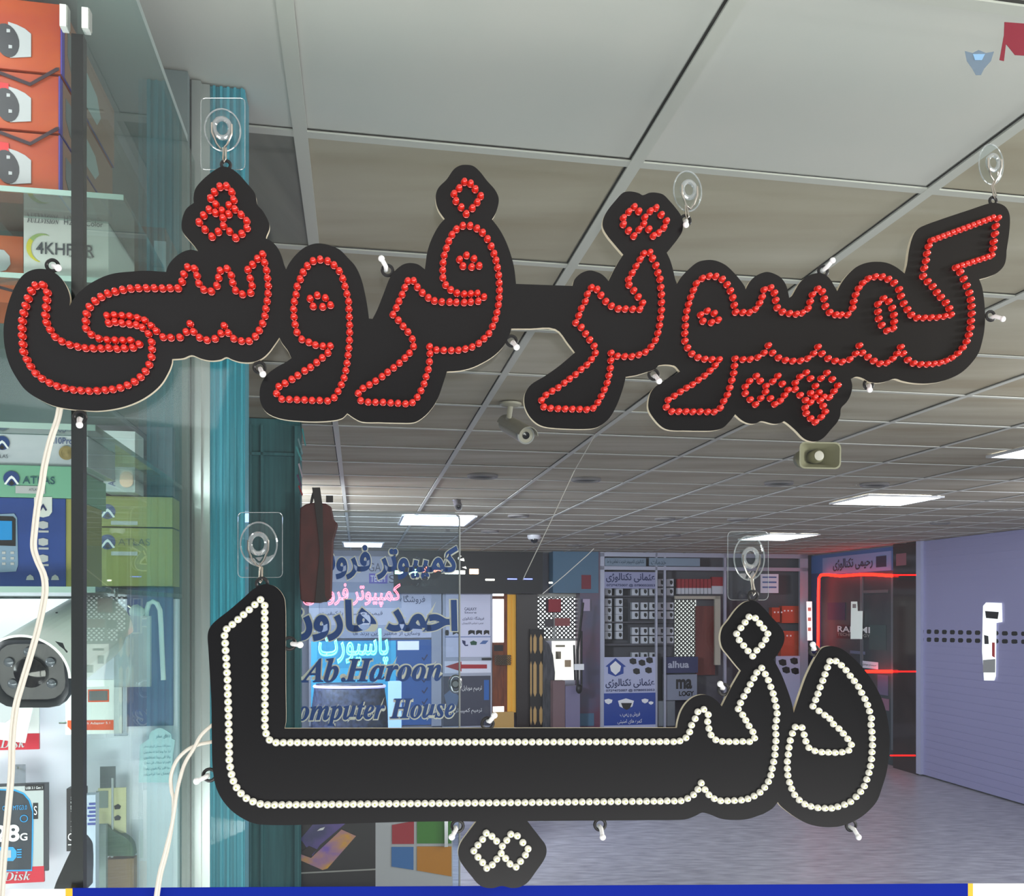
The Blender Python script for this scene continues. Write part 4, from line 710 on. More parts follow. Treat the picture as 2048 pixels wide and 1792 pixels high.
rope_light([(1636,1300),(1636.5,1240),(1637,1180),(1638,1156),(1642,1150),(1655,1149.5),(1680,1152),(1720,1149),(1745,1149),(1784,1151.5)], .021, 'glowing red rope light up the side and across the top of the phone shop')
rope_light([(1730,1343),(1784,1343)], .020, 'short glowing red rope light low across the phone shop')
dim = M('rope_reflection', (200, 20, 20), .4, emit=2.2, ecol=(255, 16, 10))  # dim emissive lines stand for the rope light mirrored in polished granite
for y, x0, x1, nm in ((1150,1787,1833,'upper'), (1343,1787,1833,'middle'), (1511,1781,1830,'lowest')):
    MB().tube([PS(x0, y, SW-.135), PS(x1, y, SW-.135)], .010, 6).build('rope_light', dim, smooth=True, label='%s thin red reflection of the rope light across the granite pillar' % nm, cat='rope light')
# roller shutter
t = thing('roller_shutter', 'lilac grey roller shutter with two rows of small holes', 'shutter', PS(1940, 1600, SW))
shm = M('shutter_lilac', (150, 148, 186), .38, .15); z = ZF+.02; b = MB(); rA, rB = rp(2300, SW-.1), rp(1839, SW-.1); k = 0
while z < ZC-.01:
    h = .088; z1 = min(z+h, ZC); b.rbox(SW-.10, SW-.07, rA, rB, z, z1-.008); b.rbox(SW-.096, SW-.07, rA, rB, z1-.008, z1); z += h
b.build('slats', shm, t)
qw('guide_rail', 1832, 1080, 1841, 1548, M('guide_pale', (176, 178, 206), .35, .2), .14, .1, t)
x = 1843; hole = M('hole_black', (14, 12, 16), .8)
while x < 2060:
    for yy in (1263, 1279):
        dy = (x-1843)*.022; sf = SW-.101; w = 4.2+(x-1843)*.009; q = [PS(x+c*w, yy+dy+e*4.4, sf) for c, e in ((-1,-.6),(-.6,-1),(.6,-1),(1,-.6),(1,.6),(.6,1),(-.6,1),(-1,.6))]
        MB().prism(q, VV*.004).build('hole', hole, t)
    x += 14.8+(x-1843)*.026
t = thing('reflection_strip', 'tall bright white glass reflection strip over the roller shutter', 'notice', PS(1983, 1362, SW-.11)); lw = M('bright_reflection', (245, 246, 248), .5, emit=.75)  # glowing shape stands for a reflection in the front glass
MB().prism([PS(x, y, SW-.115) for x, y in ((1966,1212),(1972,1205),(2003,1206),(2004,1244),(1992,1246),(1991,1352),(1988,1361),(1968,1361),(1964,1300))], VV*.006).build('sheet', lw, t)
for pp, m_ in (([(1970,1222),(1997,1224),(1995,1238),(1972,1236)], black), ([(1984,1285),(1989,1285),(1989,1315),(1984,1312)], M('reflected_red', (180,60,60), .5)), ([(1966,1320),(1990,1318),(1990,1345),(1966,1345)], grey_ring), ([(1968,1270),(1976,1272),(1977,1288),(1969,1288)], vent_d)):
    MB().prism([PS(x, y, SW-.12) for x, y in pp], VV*.003).build('reflected_patch', m_, t)
t = thing('reflection_strip', 'bright glass reflection strip over the phone shop window lettering', 'notice', PS(1713, 1280, SW-.11)); MB().prism([PS(x, y, SW-.09) for x, y in ((1702,1203),(1714,1203),(1715,1222),(1725,1222),(1724,1278),(1701,1278))], VV*.004).build('sheet', M('soft_reflection', (214, 226, 224), .5, emit=.35), t); MB().prism([PS(x, y, SW-.094) for x, y in ((1705,1208),(1712,1208),(1712,1216),(1705,1216))], VV*.002).build('reflected_patch', grey_ring, t)  # another front-glass reflection, shaped as a faintly glowing sheet
t = at('reflection_strip', 'narrow bright glass reflection strip left of the red rope light', 'notice', 1619, 1292, RB); poly([(1613,1203),(1624,1203),(1625,1281),(1615,1281)], lw, 'sheet', t, .5, .006)  # third glass reflection, cut as a glowing strip
for k in range(3): pw('reflected_patch', 1616, 1215+k*20, 1622, 1222+k*20, M('reflected_peach', (214,160,140), .5), .504, .003, t)
# ================================================================= GLASS DOOR WITH LETTERING
RD = 4.80
gd = at('glass_door', 'open clear glass door lettered Ab.Haroon Computer House in blue', 'door', 760, 1300, RD)
door_g = clear('door_glass', (238, 246, 252), .01, .6, .05, grime=.022)
def arc(cx, cy, rr, a0, a1, n=6): return [(cx+rr*math.cos(math.radians(a0+(a1-a0)*i/n)), cy-rr*math.sin(math.radians(a0+(a1-a0)*i/n))) for i in range(n+1)]
edge = [(560,1021)]+arc(905, 1040, 14, 90, 0)+[(919,1100),(919,1760),(919,2000)]
MB().prism([PR(x, y, RD) for x, y in edge+[(560,2000)]], UU*.008).build('pane', door_g, gd)
MB().tube([PR(x, y, RD-.002) for x, y in edge], .0045, 8).build('edge_strip', M('pale_edge', (176, 178, 176), .35), gd, smooth=True)
lt = M('lettering_blue', (20, 74, 150), .5); lo = M('lettering_outline', (238, 240, 228), .5)
def dtext(s, x0, y0, x1, y1, bold, ob, d=.004):
    pt(s, x0, y0, x1, y1, lo, d, gd, r=RD, name='lettering_outline', bold=ob, depth=.0006); pt(s, x0+2, y0+2, x1-2, y1-2, lt, d+.001, gd, r=RD, name='lettering', bold=bold, depth=.0016)
dtext(shape('کمپیوتر فروشی'), 584, 1086, 918, 1166, .035, .075)
dtext(shape('احمد هارون'), 570, 1196, 917, 1284, .04, .08)
dtext(serif('Ab.Haroon'), 600, 1312, 886, 1366, .012, .05)
dtext(serif('Computer House'), 560, 1394, 912, 1452, .012, .05)
b = pw('laptop_poster', 580, 1640, 751, 1800, M('poster_black', (22, 20, 28), .35), .004, .003, gd, r=RD)
poly([(601,1678),(628,1646),(692,1646),(640,1690),(625,1712)], M('screen_indigo', (42, 44, 104), .3, noise=((96, 70, 160), 9, (1,1,1), .2)), 'laptop_screen', b, .008, .001, r=RD)
poly([(597,1707),(622,1716),(683,1659),(712,1672),(655,1737),(645,1740),(597,1719)], M('laptop_glow', (220, 160, 40), .35, noise=((130, 96, 190), 5, (2,2,3), .2)), 'laptop_base', b, .009, .001, r=RD)
poly([(602,1704),(620,1714),(634,1699),(618,1692)], M('keyboard_black', (40, 26, 34), .4), 'keyboard', b, .010, .001, r=RD); poly([(634,1662),(640,1657),(650,1654),(646,1660)], ltxt, 'fruit_mark', b, .010, .001, r=RD)
pw('poster_line', 597, 1741, 751, 1744, grey_ring, .0085, .001, b, r=RD)
b = pw('window_logo_poster', 751, 1640, 905, 1800, M('poster_white2', (186, 190, 196), .45), .004, .003, gd, r=RD)
for pts, c, nm in (([(784,1650),(828,1642),(828,1688),(784,1688)], (168,30,50), 'red_square'), ([(834,1641),(903,1636),(903,1687),(834,1687)], (58,130,40), 'green_square'), ([(783,1694),(827,1694),(827,1740),(783,1733)], (50,112,180), 'blue_square'), ([(834,1693),(903,1693),(903,1753),(834,1741)], (196,128,22), 'orange_square')):
    poly(pts, M(nm, c, .4), nm, b, .008, .001, r=RD)
pw('door_handle', 889, 1560, 896, 1694, M('chrome2', (150,154,158), .2, 1), .03, .012, gd, r=RD)
# brown sheath hung beside the jamb
lea = M('brown_leather', (104, 46, 44), .55, noise=((70, 34, 34), 9, (2,2,1), .25)); lead_ = M('dark_strap', (54, 46, 46), .6)
t = at('hanging_bag', 'long brownish red bag hanging beside the dark teal jamb', 'bag', 634, 1206, 4.55)
q = [PR(x, y, 4.55) for x, y in ((600,1016),(612,1008),(632,1004),(652,1007),(663,1014),(668,1040),(676,1048),(672,1064),(667,1080),(665,1130),(663,1195),(655,1202),(640,1206),(610,1205),(601,1200),(598,1150),(598,1100))]
MB().prism(q, UU*.07).build('body', lea, t, bevel=.006)
MB().prism([PR(x, y, 4.545) for x, y in ((624,975),(640,975),(645,1010),(647,1100),(650,1190),(655,1204),(630,1204),(640,1100),(630,1012))], UU*.012).build('strap', lead_, t)
MB().tube([PR(630,980,4.56), PR(626,990,4.56), PR(622,1008,4.56)], .006, 6).build('buckle', lead_, t, smooth=True); pw('clip', 652, 991, 666, 1004, lead_, .0, .02, t, r=4.55)
# shiny pendants hanging in a row at the jamb
pend = [(603,858,612,893,(90,190,196)),(595,878,606,910,(150,190,200)),(591,894,604,922,(110,200,206)),(596,928,606,956,(222,206,222)),(593,950,604,974,(120,92,130)),(596,972,606,992,(190,70,80))]
nms = ('topmost, turquoise', 'silvery turquoise, second from the top', 'turquoise with violet edge, third from the top', 'pinkish white, fourth from the top', 'dull violet, fifth from the top', 'red, lowest')
for (x0, y0, x1, y1, c), nm in zip(pend, nms):
    MB().prism([PR(x, y, 4.50) for x, y in ((x0,y0),(x0+3,y0-2),(x1,y1-3),(x1-2,y1))], UU*.004).build('foil_pendant', M('foil%d' % x0+str(y0), c, .25, .5), label='narrow shiny foil pendant by the teal jamb, %s' % nm, cat='ornament', group='foil pendants by the teal jamb')
MB().tube([P(600, 836, 4.6), P(604, 870, 4.44), P(599, 905, 4.44), P(597, 945, 4.44), P(600, 975, 4.44), P(600, 990, 4.50)], .0012, 5).build('pendant_thread', lead_, label='thin dark thread carrying the foil pendants', cat='thread')
# neon signs behind the door
nr = M('neon_red', (255, 80, 70), .4, emit=16, ecol=(255, 70, 84)); nc = M('neon_cyan', (200, 255, 250), .4, emit=8, ecol=(70, 255, 226))
t = at('neon_sign', 'red neon sign in Persian letters behind the glass door', 'neon sign', 720, 1215, 7.4)
pt(shape('کمپیوتر فروشی'), 606, 1166, 801, 1214, nr, 0, t, r=7.4, name='tube', tube=.018, dense=6)
pw('backing', 604, 1164, 803, 1216, clear('neon_backing', (240,244,248), .1, .3, .03), -.03, .004, t, r=7.4)
t = at('neon_sign', 'cyan neon sign in Persian letters behind the glass door, below the red one', 'neon sign', 705, 1335, 7.4)
pt(shape('پاسپورت'), 637, 1257, 777, 1332, nc, 0, t, r=7.4, name='tube', tube=.026, dense=6)
pw('backing', 634, 1250, 782, 1336, clear('neon_backing2', (240,244,248), .1, .3, .03), -.03, .004, t, r=7.4)
# dark mesh stool / basket behind the door, blue lit panel
t = at('mesh_drum', 'dark woven drum with glowing rim behind the lower door lettering', 'drum', 700, 1456, 8.5)
c = PR(699, 1475, 8.5); k = c.y/F; hgt = 108*k; MB().lathe([(78*k, 0), (76*k, hgt*.5), (70*k, hgt*.93), (66*k, hgt)], c, ZZ, 36, 0, 1, .5, ref=(0,1,0)).build('wall', M('woven_dark', (52, 58, 84), .5, noise=((24, 26, 44), 30, (1,1,1), .12)), t, smooth=True)
MB().torus(c+ZZ*hgt*.95, ZZ, 70*k, .012, 36, 6, 0, 1, .5, ref=(0,1,0)).build('glowing_rim', M('rim_glow', (180,170,240), .4, emit=2.0, ecol=(170,160,255)), t, smooth=True)
pw('blue_screen', 622, 1282, 792, 1456, M('screen_blue', (36, 126, 160), .5, emit=.08), 0, .02, r=9.6, label='tall blue lit panel behind the cyan neon sign', cat='panel')
pw('pale_screen', 776, 1362, 803, 1456, M('screen_pale', (150, 180, 232), .5, emit=.4), 0, .02, r=9.5, label='narrow pale blue lit strip right of the woven drum', cat='panel')
# ================================================================= DISPLAY CASE AT THE LEFT
case_b = M('case_back', (112, 122, 124), .7, noise=((92, 104, 108), 3, (1,1,1), .2))
MB().rbox(-1.7, SG-.004, 1.70, 1.72, -1.2, ZC).build('wall_case_back', case_b, kind='structure')
MB().rbox(-1.7, SG-.004, RG+.03, 1.70, .72, .73).build('trim_5', M('case_top', (150, 160, 160), .5), kind='structure')
cl = M('chrome_clip', (250, 250, 250), .2, coat=.6)
for x0, x1, y0, y1, nm in ((119,132,8,52,'left'), (163,176,14,56,'right')):
    t = at('glass_clip', 'chrome glass clip at the top of the black joint, %s one' % nm, 'clip', x0, y0, RG+.006); pw('clamp', x0, y0, x1, y1, cl, -.008, .012, t, r=RG); pw('screw_plate', x0+10, y0+2, x1+3, y1-1, grey_ring, -.010, .01, t, r=RG)
def shelf(y, x, r, label, th=.006, r1=1.695):
    z = PR(x, y, r).z; t = thing('glass_shelf', label, 'shelf', R(-.7, r, z-th), 'glass shelves of the display case')
    MB().rbox(-1.5, SG-.008, r, r1, z-th, z).build('pane', clear('shelf_glass', (206, 228, 222), .02, .8, .08, grime=.10) if 'shelf_glass' not in MATS else MATS['shelf_glass'], t)
    MB().rbox(-1.5, SG-.008, r-.0015, r, z-th, z).build('front_edge', M('green_glass_edge', (168, 196, 190), .2, coat=.5), t); return z
z1 = shelf(376, 60, 1.27, 'upper glass shelf under the orange camera boxes')
z2 = shelf(556, 190, 1.33, 'glass shelf under the white 4K box'); z3 = shelf(846, 70, 1.14, 'glass shelf above the grey and green recorder boxes')
z4 = shelf(1173, 80, 1.14, 'lowest glass shelf under the blue terminal box')
# orange camera boxes
org = M('box_orange', (186, 84, 30), .45, noise=((150, 34, 32), 3.2, (1.5,1.5,3), .12)); vio = M('box_violet', (78, 66, 150), .45); cam_l = M('print_light_grey', (178, 180, 184), .45); cam_d = M('print_dark_grey', (56, 56, 62), .45); redl = M('print_logo_red', (206, 40, 48), .45); brn = M('box_side_brown', (134, 98, 84), .6)
ys = [(2,143), (147,262), (266,394)]
for i, (y0, y1) in enumerate(ys):
    nm = ('top', 'middle', 'bottom')[i]
    t = at('camera_carton', 'orange carton with printed security camera, %s of the stack' % nm, 'box', 60, y1, 1.29, 'orange camera cartons on the upper shelf')
    if i == 2: y1 = (CY - z1*F*(CT-((60-CX)/F)*ST)/1.29)
    s0, s1 = sp(-60, 1.29), sp(118 if i else 122, 1.29); za, zb = PR(60, y1, 1.29).z+.0005, PR(60, y0, 1.29).z
    MB().rbox(s0, s1, 1.29, 1.29+.26, za, zb).build('carton', org, t, bevel=.0008)
    MB().rbox(s1-.0004, s1+.0012, 1.2895, 1.55, za, zb).build('side_panel', vio if i else vio, t)
    hy = y1-y0; ym = y0+hy*.62
    poly([(16,ym-46),(34,ym-40),(50,ym-32),(62,ym-22),(62,ym+24),(20,ym+26)], cam_l, 'printed_camera_body', t, .0012, .0008, r=1.29)
    poly([(14+24*math.cos(q*math.pi/9)+(-7 if math.sin(q*math.pi/9) > 0 else 5)*abs(math.sin(q*math.pi/9)), ym-9-34*math.sin(q*math.pi/9)) for q in range(18)], cam_d, 'printed_camera_face', t, .0016, .0006, r=1.29)
    for qx, qy in ((16,ym-28),(20,ym+4)): poly([(qx-3,qy-4),(qx+4,qy-3),(qx+4,qy+3),(qx-3,qy+3)], cam_l, 'printed_lamp', t, .0020, .0004, r=1.29)
    if i: poly([(-20,y0+14),(17,y0+20),(19,y0+38),(-20,y0+34)], redl, 'printed_logo', t, .0012, .0008, r=1.29)
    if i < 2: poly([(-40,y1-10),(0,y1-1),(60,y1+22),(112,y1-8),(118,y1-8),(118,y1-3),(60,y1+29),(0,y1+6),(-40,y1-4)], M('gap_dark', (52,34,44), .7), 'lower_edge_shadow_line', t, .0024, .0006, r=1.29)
    # large camera print on the long side face
    S0 = s1+.0013; sd = MB(); 
    def sidep(r_, z_): return R(S0, r_, z_)
    zc = (za+zb)/2; h = (zb-za)
    MB().prism([sidep(1.30, za+.001), sidep(1.548, za+.001), sidep(1.548, zb-.001), sidep(1.30, zb-.001)], VV*.0004).build('side_print', brn, t)
    MB().prism([sidep(1.34, zc+h*.28), sidep(1.40, zc+h*.20), sidep(1.45, zc+h*.14), sidep(1.47, zc-h*.1), sidep(1.45, zc-h*.32), sidep(1.36, zc-h*.34)], VV*.0008).build('printed_camera_body', M('print_teal_grey', (150, 166, 168), .5), t)
    MB().prism([sidep(1.31, zc+h*.26), sidep(1.34, zc+h*.28), sidep(1.365, zc), sidep(1.36, zc-h*.34), sidep(1.33, zc-h*.3), sidep(1.31, zc-h*.1)], VV*.0011).build('printed_camera_face', M('print_mid_grey', (104, 106, 108), .5), t)
# white 4K box
t = at('recorder_box', 'white box with green-yellow ring and 4K lettering behind the black joint', 'box', 130, 550, 1.35)
zb2 = z2+.0004; s0, s1 = sp(47, 1.35), sp(217, 1.35); zt = PR(130, 437, 1.35).z; MB().rbox(s0, s1, 1.35, 1.50, zb2, zt).build('carton', M('carton_white', (206, 210, 208), .5), t, bevel=.0006)
gy = M('print_grey_dark', (72, 76, 84), .5)
pt(serif('FULLVISION'), 54, 438, 118, 447, gy, .0012, t, r=1.35, depth=.0003); pt('H265   Color', 128, 441, 206, 452, gy, .0012, t, r=1.35, depth=.0003)
rg = MB(); ce = PR(84, 496, 1.349)
for i, a in enumerate(range(62, 262, 8)):
    a0, a1 = math.radians(a), math.radians(a+8); k = ce.y/F; u0, u1 = (VV*math.cos(a0)+ZZ*math.sin(a0)), (VV*math.cos(a1)+ZZ*math.sin(a1)); w = 8*math.sin(math.radians((a-62)*.9))+1
    rg.quad(ce+u0*k*29, ce+u1*k*29, ce+u1*k*(29-w), ce+u0*k*(29-w), 0 if a < 140 else 1)
rg.build('ring_print', [M('print_lime', (150, 176, 110), .5), M('print_yellow', (206, 196, 60), .5)], t)
pt('4KHFDR', 72, 487, 189, 511, gy, .0014, t, r=1.35, depth=.0003, bold=.01); pt(serif('ultra image'), 138, 510, 188, 517, gy, .0012, t, r=1.35, depth=.0003, dense=6)
t = at('brown_carton', 'plain brown carton in the shade right of the white 4K box', 'carton', 270, 560, 1.52); pw('carton', 222, 452, 330, 560, M('carton_brown', (110, 84, 68), .8), 0, .1, t, r=1.53); pw('label', 308, 482, 332, 545, cam_l, .001, .001, t, r=1.53)
t = at('camera_carton', 'dark orange carton with a white ball camera print at the left edge', 'box', 10, 600, 1.36); pw('carton', -60, 470, 46, 604, M('box_rust', (176, 82, 38), .5), 0, .1, t, r=1.36)
poly([(-8,498),(8,500),(19,512),(21,528),(12,540),(0,543),(-8,540)], cam_l, 'printed_ball', t, .001, .0006, r=1.36); poly([(-20,566),(46,585),(46,590),(-20,572)], M('gap_dark', (52,34,44), .7), 'printed_line', t, .001, .0006, r=1.36)
# boxes between the lower shelves
zs4 = z4+.0004
t = at('terminal_box', 'blue box printed with a time clock terminal and white icons', 'box', 60, 1173, 1.17)
s0, s1 = sp(-70, 1.17), sp(131, 1.17); zt = PR(60, 996, 1.17).z; MB().rbox(s0, s1, 1.17, 1.30, zs4, zt).build('carton', M('box_blue', (44, 78, 160), .4, noise=((24, 42, 92), 2.2, (.6,.6,3.4), .2)), t, bevel=.0006)
MB().rbox(s1, s1+.006, 1.172, 1.30, zs4, zt).build('side_flap', M('olive_card', (150, 148, 84), .6), t)
poly([(-30,1030),(28,1027),(34,1036),(36,1130),(32,1143),(-30,1146)], M('print_terminal', (124, 150, 176), .45), 'printed_terminal', t, .001, .0006, r=1.17)
poly([(-30,1031),(26,1033),(31,1038),(31,1092),(-30,1090)], black, 'printed_screen_frame', t, .0016, .0004, r=1.17); poly([(-30,1041),(24,1042),(24,1080),(-30,1080)], M('screen_cyan', (20, 130, 196), .4, emit=.1), 'printed_screen', t, .002, .0003, r=1.17)
for rr_ in range(3):
    for cc in range(2): pw('printed_key', 4+cc*17, 1103+rr_*11, 11+cc*17, 1108+rr_*11, cam_l, .0018, .0004, t, r=1.17)
poly([(68,994),(104,994),(104,1024),(98,1032),(86,1035),(74,1032),(68,1024)], M('carton_white', (206, 210, 208), .5), 'printed_tab', t, .001, .0006, r=1.17); poly([(78,1020),(86,1007),(94,1020),(91,1022),(86,1014),(81,1022)], navy, 'printed_mark', t, .0016, .0004, r=1.17)
for y in (1051, 1085, 1118):
    poly([(77,y-7),(86,y-9),(96,y-6),(96,y+4),(86,y+7),(77,y+4)], cam_l, 'printed_icon', t, .001, .0005, r=1.17); pw('printed_caption', 77, y+10, 97, y+14, cam_l, .001, .0005, t, r=1.17)
for x in (60, 90, 110): poly([(x-8,1160),(x-6,1153),(x,1149),(x+6,1153),(x+8,1160)], cam_l, 'printed_icon', t, .001, .0005, r=1.17)
t = at('recorder_box', 'pale green ATLAS box on top of the blue terminal box', 'box', 60, 995, 1.17)
zg0 = zt+.0004; zg1 = PR(60, 931, 1.17).z; MB().rbox(sp(-60, 1.17), sp(144, 1.17), 1.17, 1.32, zg0, zg1).build('carton', M('box_green', (112, 168, 142), .5), t, bevel=.0006)
lgb = M('logo_blue', (34, 62, 120), .45)
def alogo(cx, cy, rr, r, par, m=lgb):
    b = MB(); c = PR(cx, cy, r-.0012); b.lathe([(rr*c.y/F, 0), (rr*c.y/F, .0005)], c, NRM, 20); b.build('logo_disc', m, par)
    poly([(cx-rr,cy+rr*.75),(cx-rr*.35,cy-rr*.15),(cx,cy-rr*.4),(cx+rr*.35,cy-rr*.15),(cx+rr,cy+rr*.75),(cx+rr*.72,cy+rr*.8),(cx+rr*.2,cy+rr*.1),(cx,cy),(cx-rr*.2,cy+rr*.1),(cx-rr*.72,cy+rr*.8)], ltxt, 'logo_arch', par, .0020, .0003, r=r)
    poly([(cx-rr*.4,cy+rr*.7),(cx,cy+rr*.2),(cx+rr*.4,cy+rr*.7),(cx,cy+rr*.95)], black, 'logo_eye', par, .0020, .0003, r=r)
alogo(23, 957, 15, 1.17, t); pt('ATLAS', 45, 953, 110, 968, M('print_teal_dark', (30, 78, 90), .5), .0014, t, r=1.17, depth=.0003, bold=.012)
b = pw('price_label', 31, 972, 90, 987, cam_l, .0012, .0008, t, r=1.17); pt('ATLAS', 58, 977, 76, 982, gy, .0024, b, r=1.17, depth=.0003, dense=6)
t = at('recorder_box', 'glossy pale grey A10 Pro box with a round gold seal', 'box', 60, 930, 1.17)
z5 = zg1+.0004+.0; MB().rbox(sp(-60, 1.175), sp(176, 1.175), 1.175, 1.30, z5, PR(60, 869, 1.175).z).build('carton', M('box_silver', (176, 184, 194), .22, noise=((206, 210, 216), 7, (1,1,3), .12), coat=.5), t, bevel=.0006)
alogo(4, 886, 14, 1.175, t); pt('A10Pro', 98, 875, 146, 888, M('print_blue_grey', (70, 84, 130), .5), .0014, t, r=1.175, depth=.0003, bold=.015); pt('ATLAS', -14, 909, 16, 916, gy, .0014, t, r=1.175, depth=.0003)
gold = M('gold_seal', (164, 146, 100), .3, .6); c = PR(133, 906, 1.173); MB().lathe([(14*c.y/F, 0), (14*c.y/F, .0006), (9*c.y/F, .0010), (9*c.y/F, .0006), (3*c.y/F, .0012)], c, NRM, 24).build('gold_seal', gold, t)
# boxes deeper in the case, seen through the side pane
t = at('upright_box', 'narrow white box standing on end with A10P printed up its side', 'box', 238, 985, 1.56)
pw('carton', 207, 862, 270, 984, M('box_pale', (188, 192, 194), .5), 0, .06, t, r=1.56)
o_ = PR(231, 973, 1.5585); text('A10P', o_, ZZ, -VV, PR(231,938,1.5585).z-o_.z, 14*o_.y/F, M('print_blue_grey', (70, 84, 130), .5), t, depth=.0003, bold=.02)
for k in range(5): pw('barcode_bar', 222+k*5, 905, 224.5+k*5, 928, gy, .001, .0006, t, r=1.56)
c = PR(253, 962, 1.558); MB().lathe([(13*c.y/F, 0), (13*c.y/F, .0006)], c, NRM, 24).build('copper_seal', M('copper_seal', (150, 122, 104), .35, .4), t)
pw('cartons_behind', 170, 852, 345, 990, M('greyish_card', (104, 102, 110), .8), 0, .02, r=1.64, label='grey-violet carton wall behind the upright white box', cat='carton')
olv = M('olive_box', (146, 144, 72), .55)
for y0, y1, nm in ((993,1053,'upper'), (1056,1172,'lower')):
    t = at('recorder_box', 'olive ATLAS box seen through the side glass, %s of the two' % nm, 'box', 250, y1, 1.60); pw('carton', 150, y0, 345, y1, olv, 0, .06, t, r=1.60)
    yy = (y0+y1)/2-1 if nm == 'upper' else 1083; alogo(215, yy+1, 15, 1.60, t)
    if nm == 'lower': pt('ATLAS', 236, yy-6, 300, yy+8, M('print_olive_dark', (80, 88, 66), .5), .0014, t, r=1.60, depth=.0003)
    pw('price_label', 222, yy+20, 275, yy+28, cam_l, .001, .0006, t, r=1.60)
# white bullet camera in the case
wp = M('camera_white', (232, 236, 234), .3, coat=.3)
cf, cbk = P(68, 1340, 1.05), P(180, 1264, 1.19); d = (cf-cbk); dn = d.normalized(); L = d.length; up = (ZZ-dn*dn.z).normalized(); xx = dn.cross(up)
t = thing('security_camera', 'large white bullet camera with dark face in the display case', 'camera', cbk)
MB().lathe([(1e-4, -.034), (.016, -.033), (.029, -.026), (.036, -.012), (.0385, 0), (.0385, L*.96), (.035, L)], cbk, d, 40).build('body', wp, t, smooth=True)
hh = MB(); n = 24
prof = []
for i in range(n+1):
    a = math.pi*(-.02+1.04*i/n); prof.append(xx*math.cos(a)*.0440+up*math.sin(a)*.0425)
for i in range(n):
    for (o0, o1) in ((cbk-dn*.012, cbk+dn*(L+.020)),):
        a, b_ = prof[i], prof[i+1]; hh.quad(o0+a, o0+b_, o1+b_, o1+a); hh.quad(o0+a*.94, o1+a*.94, o1+b_*.94, o0+b_*.94); hh.quad(o1+a, o1+b_, o1+b_*.94, o1+a*.94)
        hh.quad(o0+a, o0+a*.5-dn*.018, o0+b_*.5-dn*.018, o0+b_)
hh.build('sun_hood', wp, t, smooth=True)
fp = MB(); 
def sq(c, w, h, rr, n=5):
    o = []
    for (sx, sy, a0) in ((1,-1,-90), (1,1,0), (-1,1,90), (-1,-1,180)):
        for q in range(n): a = math.radians(a0+q*90/(n-1)); o.append(c+xx*(sx*(w-rr)+rr*math.cos(a))+up*(sy*(h-rr)+rr*math.sin(a)))
    return o
lp = [sq(cf-dn*.004, .0385, .0355, .024), sq(cf+dn*.010, .040, .0365, .024), sq(cf+dn*.014, .0385, .0350, .023), sq(cf+dn*.010, .034, .0305, .020), sq(cf+dn*.006, .032, .029, .019)]
m_ = len(lp[0])
for l in lp: fp.v += l
for i in range(4):
    for j in range(m_): j2 = (j+1) % m_; fp.f.append((i*m_+j, i*m_+j2, (i+1)*m_+j2, (i+1)*m_+j)); fp.m.append(0)
fp.f.append(tuple(range(m_-1, -1, -1))); fp.m.append(0); fp.f.append(tuple(range(4*m_, 5*m_))); fp.m.append(0)
fp.build('front_ring', M('front_plastic', (44, 48, 54), .35), t, smooth=True)
MB().lathe([(.015, 0), (.0155, .004), (.011, .006), (1e-4, .0075)], cf+dn*.006, d, 24).build('lens', lens_b, t, smooth=True)
for a in (30, 90, 150, 215, 325): q = cf+dn*.006+(xx*math.cos(math.radians(a))*.023+up*math.sin(math.radians(a))*.021); MB().lathe([(.0048, 0), (.0048, .002), (.003, .0035), (1e-4, .004)], q, d, 12).build('infrared_lamp', M('ir_lamp', (110, 116, 124), .15, .3), t, smooth=True)
MB().tube([cbk+up*.030-dn*.01, cbk+up*.034-dn*.03, cbk+up*.034-dn*.06], .005, 8).build('bracket', wp, t, smooth=True)
MB().lathe([(.0012, 0), (.0012, .002)], cbk+up*.0415+dn*L*.55, up, 10).build('hood_screw', gy, t)
# white backboard and the hanging packs
MB().rbox(-1.6, SG-.006, 1.62, 1.64, -1.0, z4-.008).build('backboard', M('board_white', (222, 224, 238), .6), label='plain white backboard behind the hanging packs', cat='board')
rP = 1.57
def hook(x, y, r, par, w=30):
    pw('hang_tab', x-w/2, y-36, x+w/2, y+2, clear('tab_plastic', (200, 205, 212), .1, .6, .05, grime=.12) if 'tab_plastic' not in MATS else MATS['tab_plastic'], 0, .001, par, r=r); MB().tube([PR(x, y-28, r+.049), PR(x, y-28, r-.006), PR(x, y-31, r-.008)], .0014, 6).build('peg', steel, par, smooth=True)
sdr = M('pack_crimson', (188, 26, 50), .4); crd = M('card_white', (226, 228, 228), .5); crg = M('card_graphite', (52, 54, 62), .4); brd = M('card_silver', (170, 176, 178), .4)
t = at('memory_card_pack', 'SanDisk 128G blister pack with blue-outlined dark panel', 'pack', 30, 1767, rP); 
pw('card', -40, 1567, 97, 1745, crg, 0, .004, t, r=rP, bevel=.0005); pw('silver_field', -40, 1573, 87, 1735, brd, .0008, .0006, t, r=rP); pw('red_footer', -40, 1734, 88, 1767, sdr, .0005, .005, t, r=rP)
pt(serif('SanDisk'), -38, 1744, 61, 1762, cam_l, .0012, t, r=rP, depth=.0004); b = pw('speed_label', 50, 1570, 87, 1581, black, .0016, .0004, t, r=rP); pt('USB 3.1 Gen 1', 52, 1573, 85, 1578, ltxt, .0024, b, r=rP, depth=.0002, dense=6)
cyl_ = M('outline_cyan', (44, 150, 214), .4)
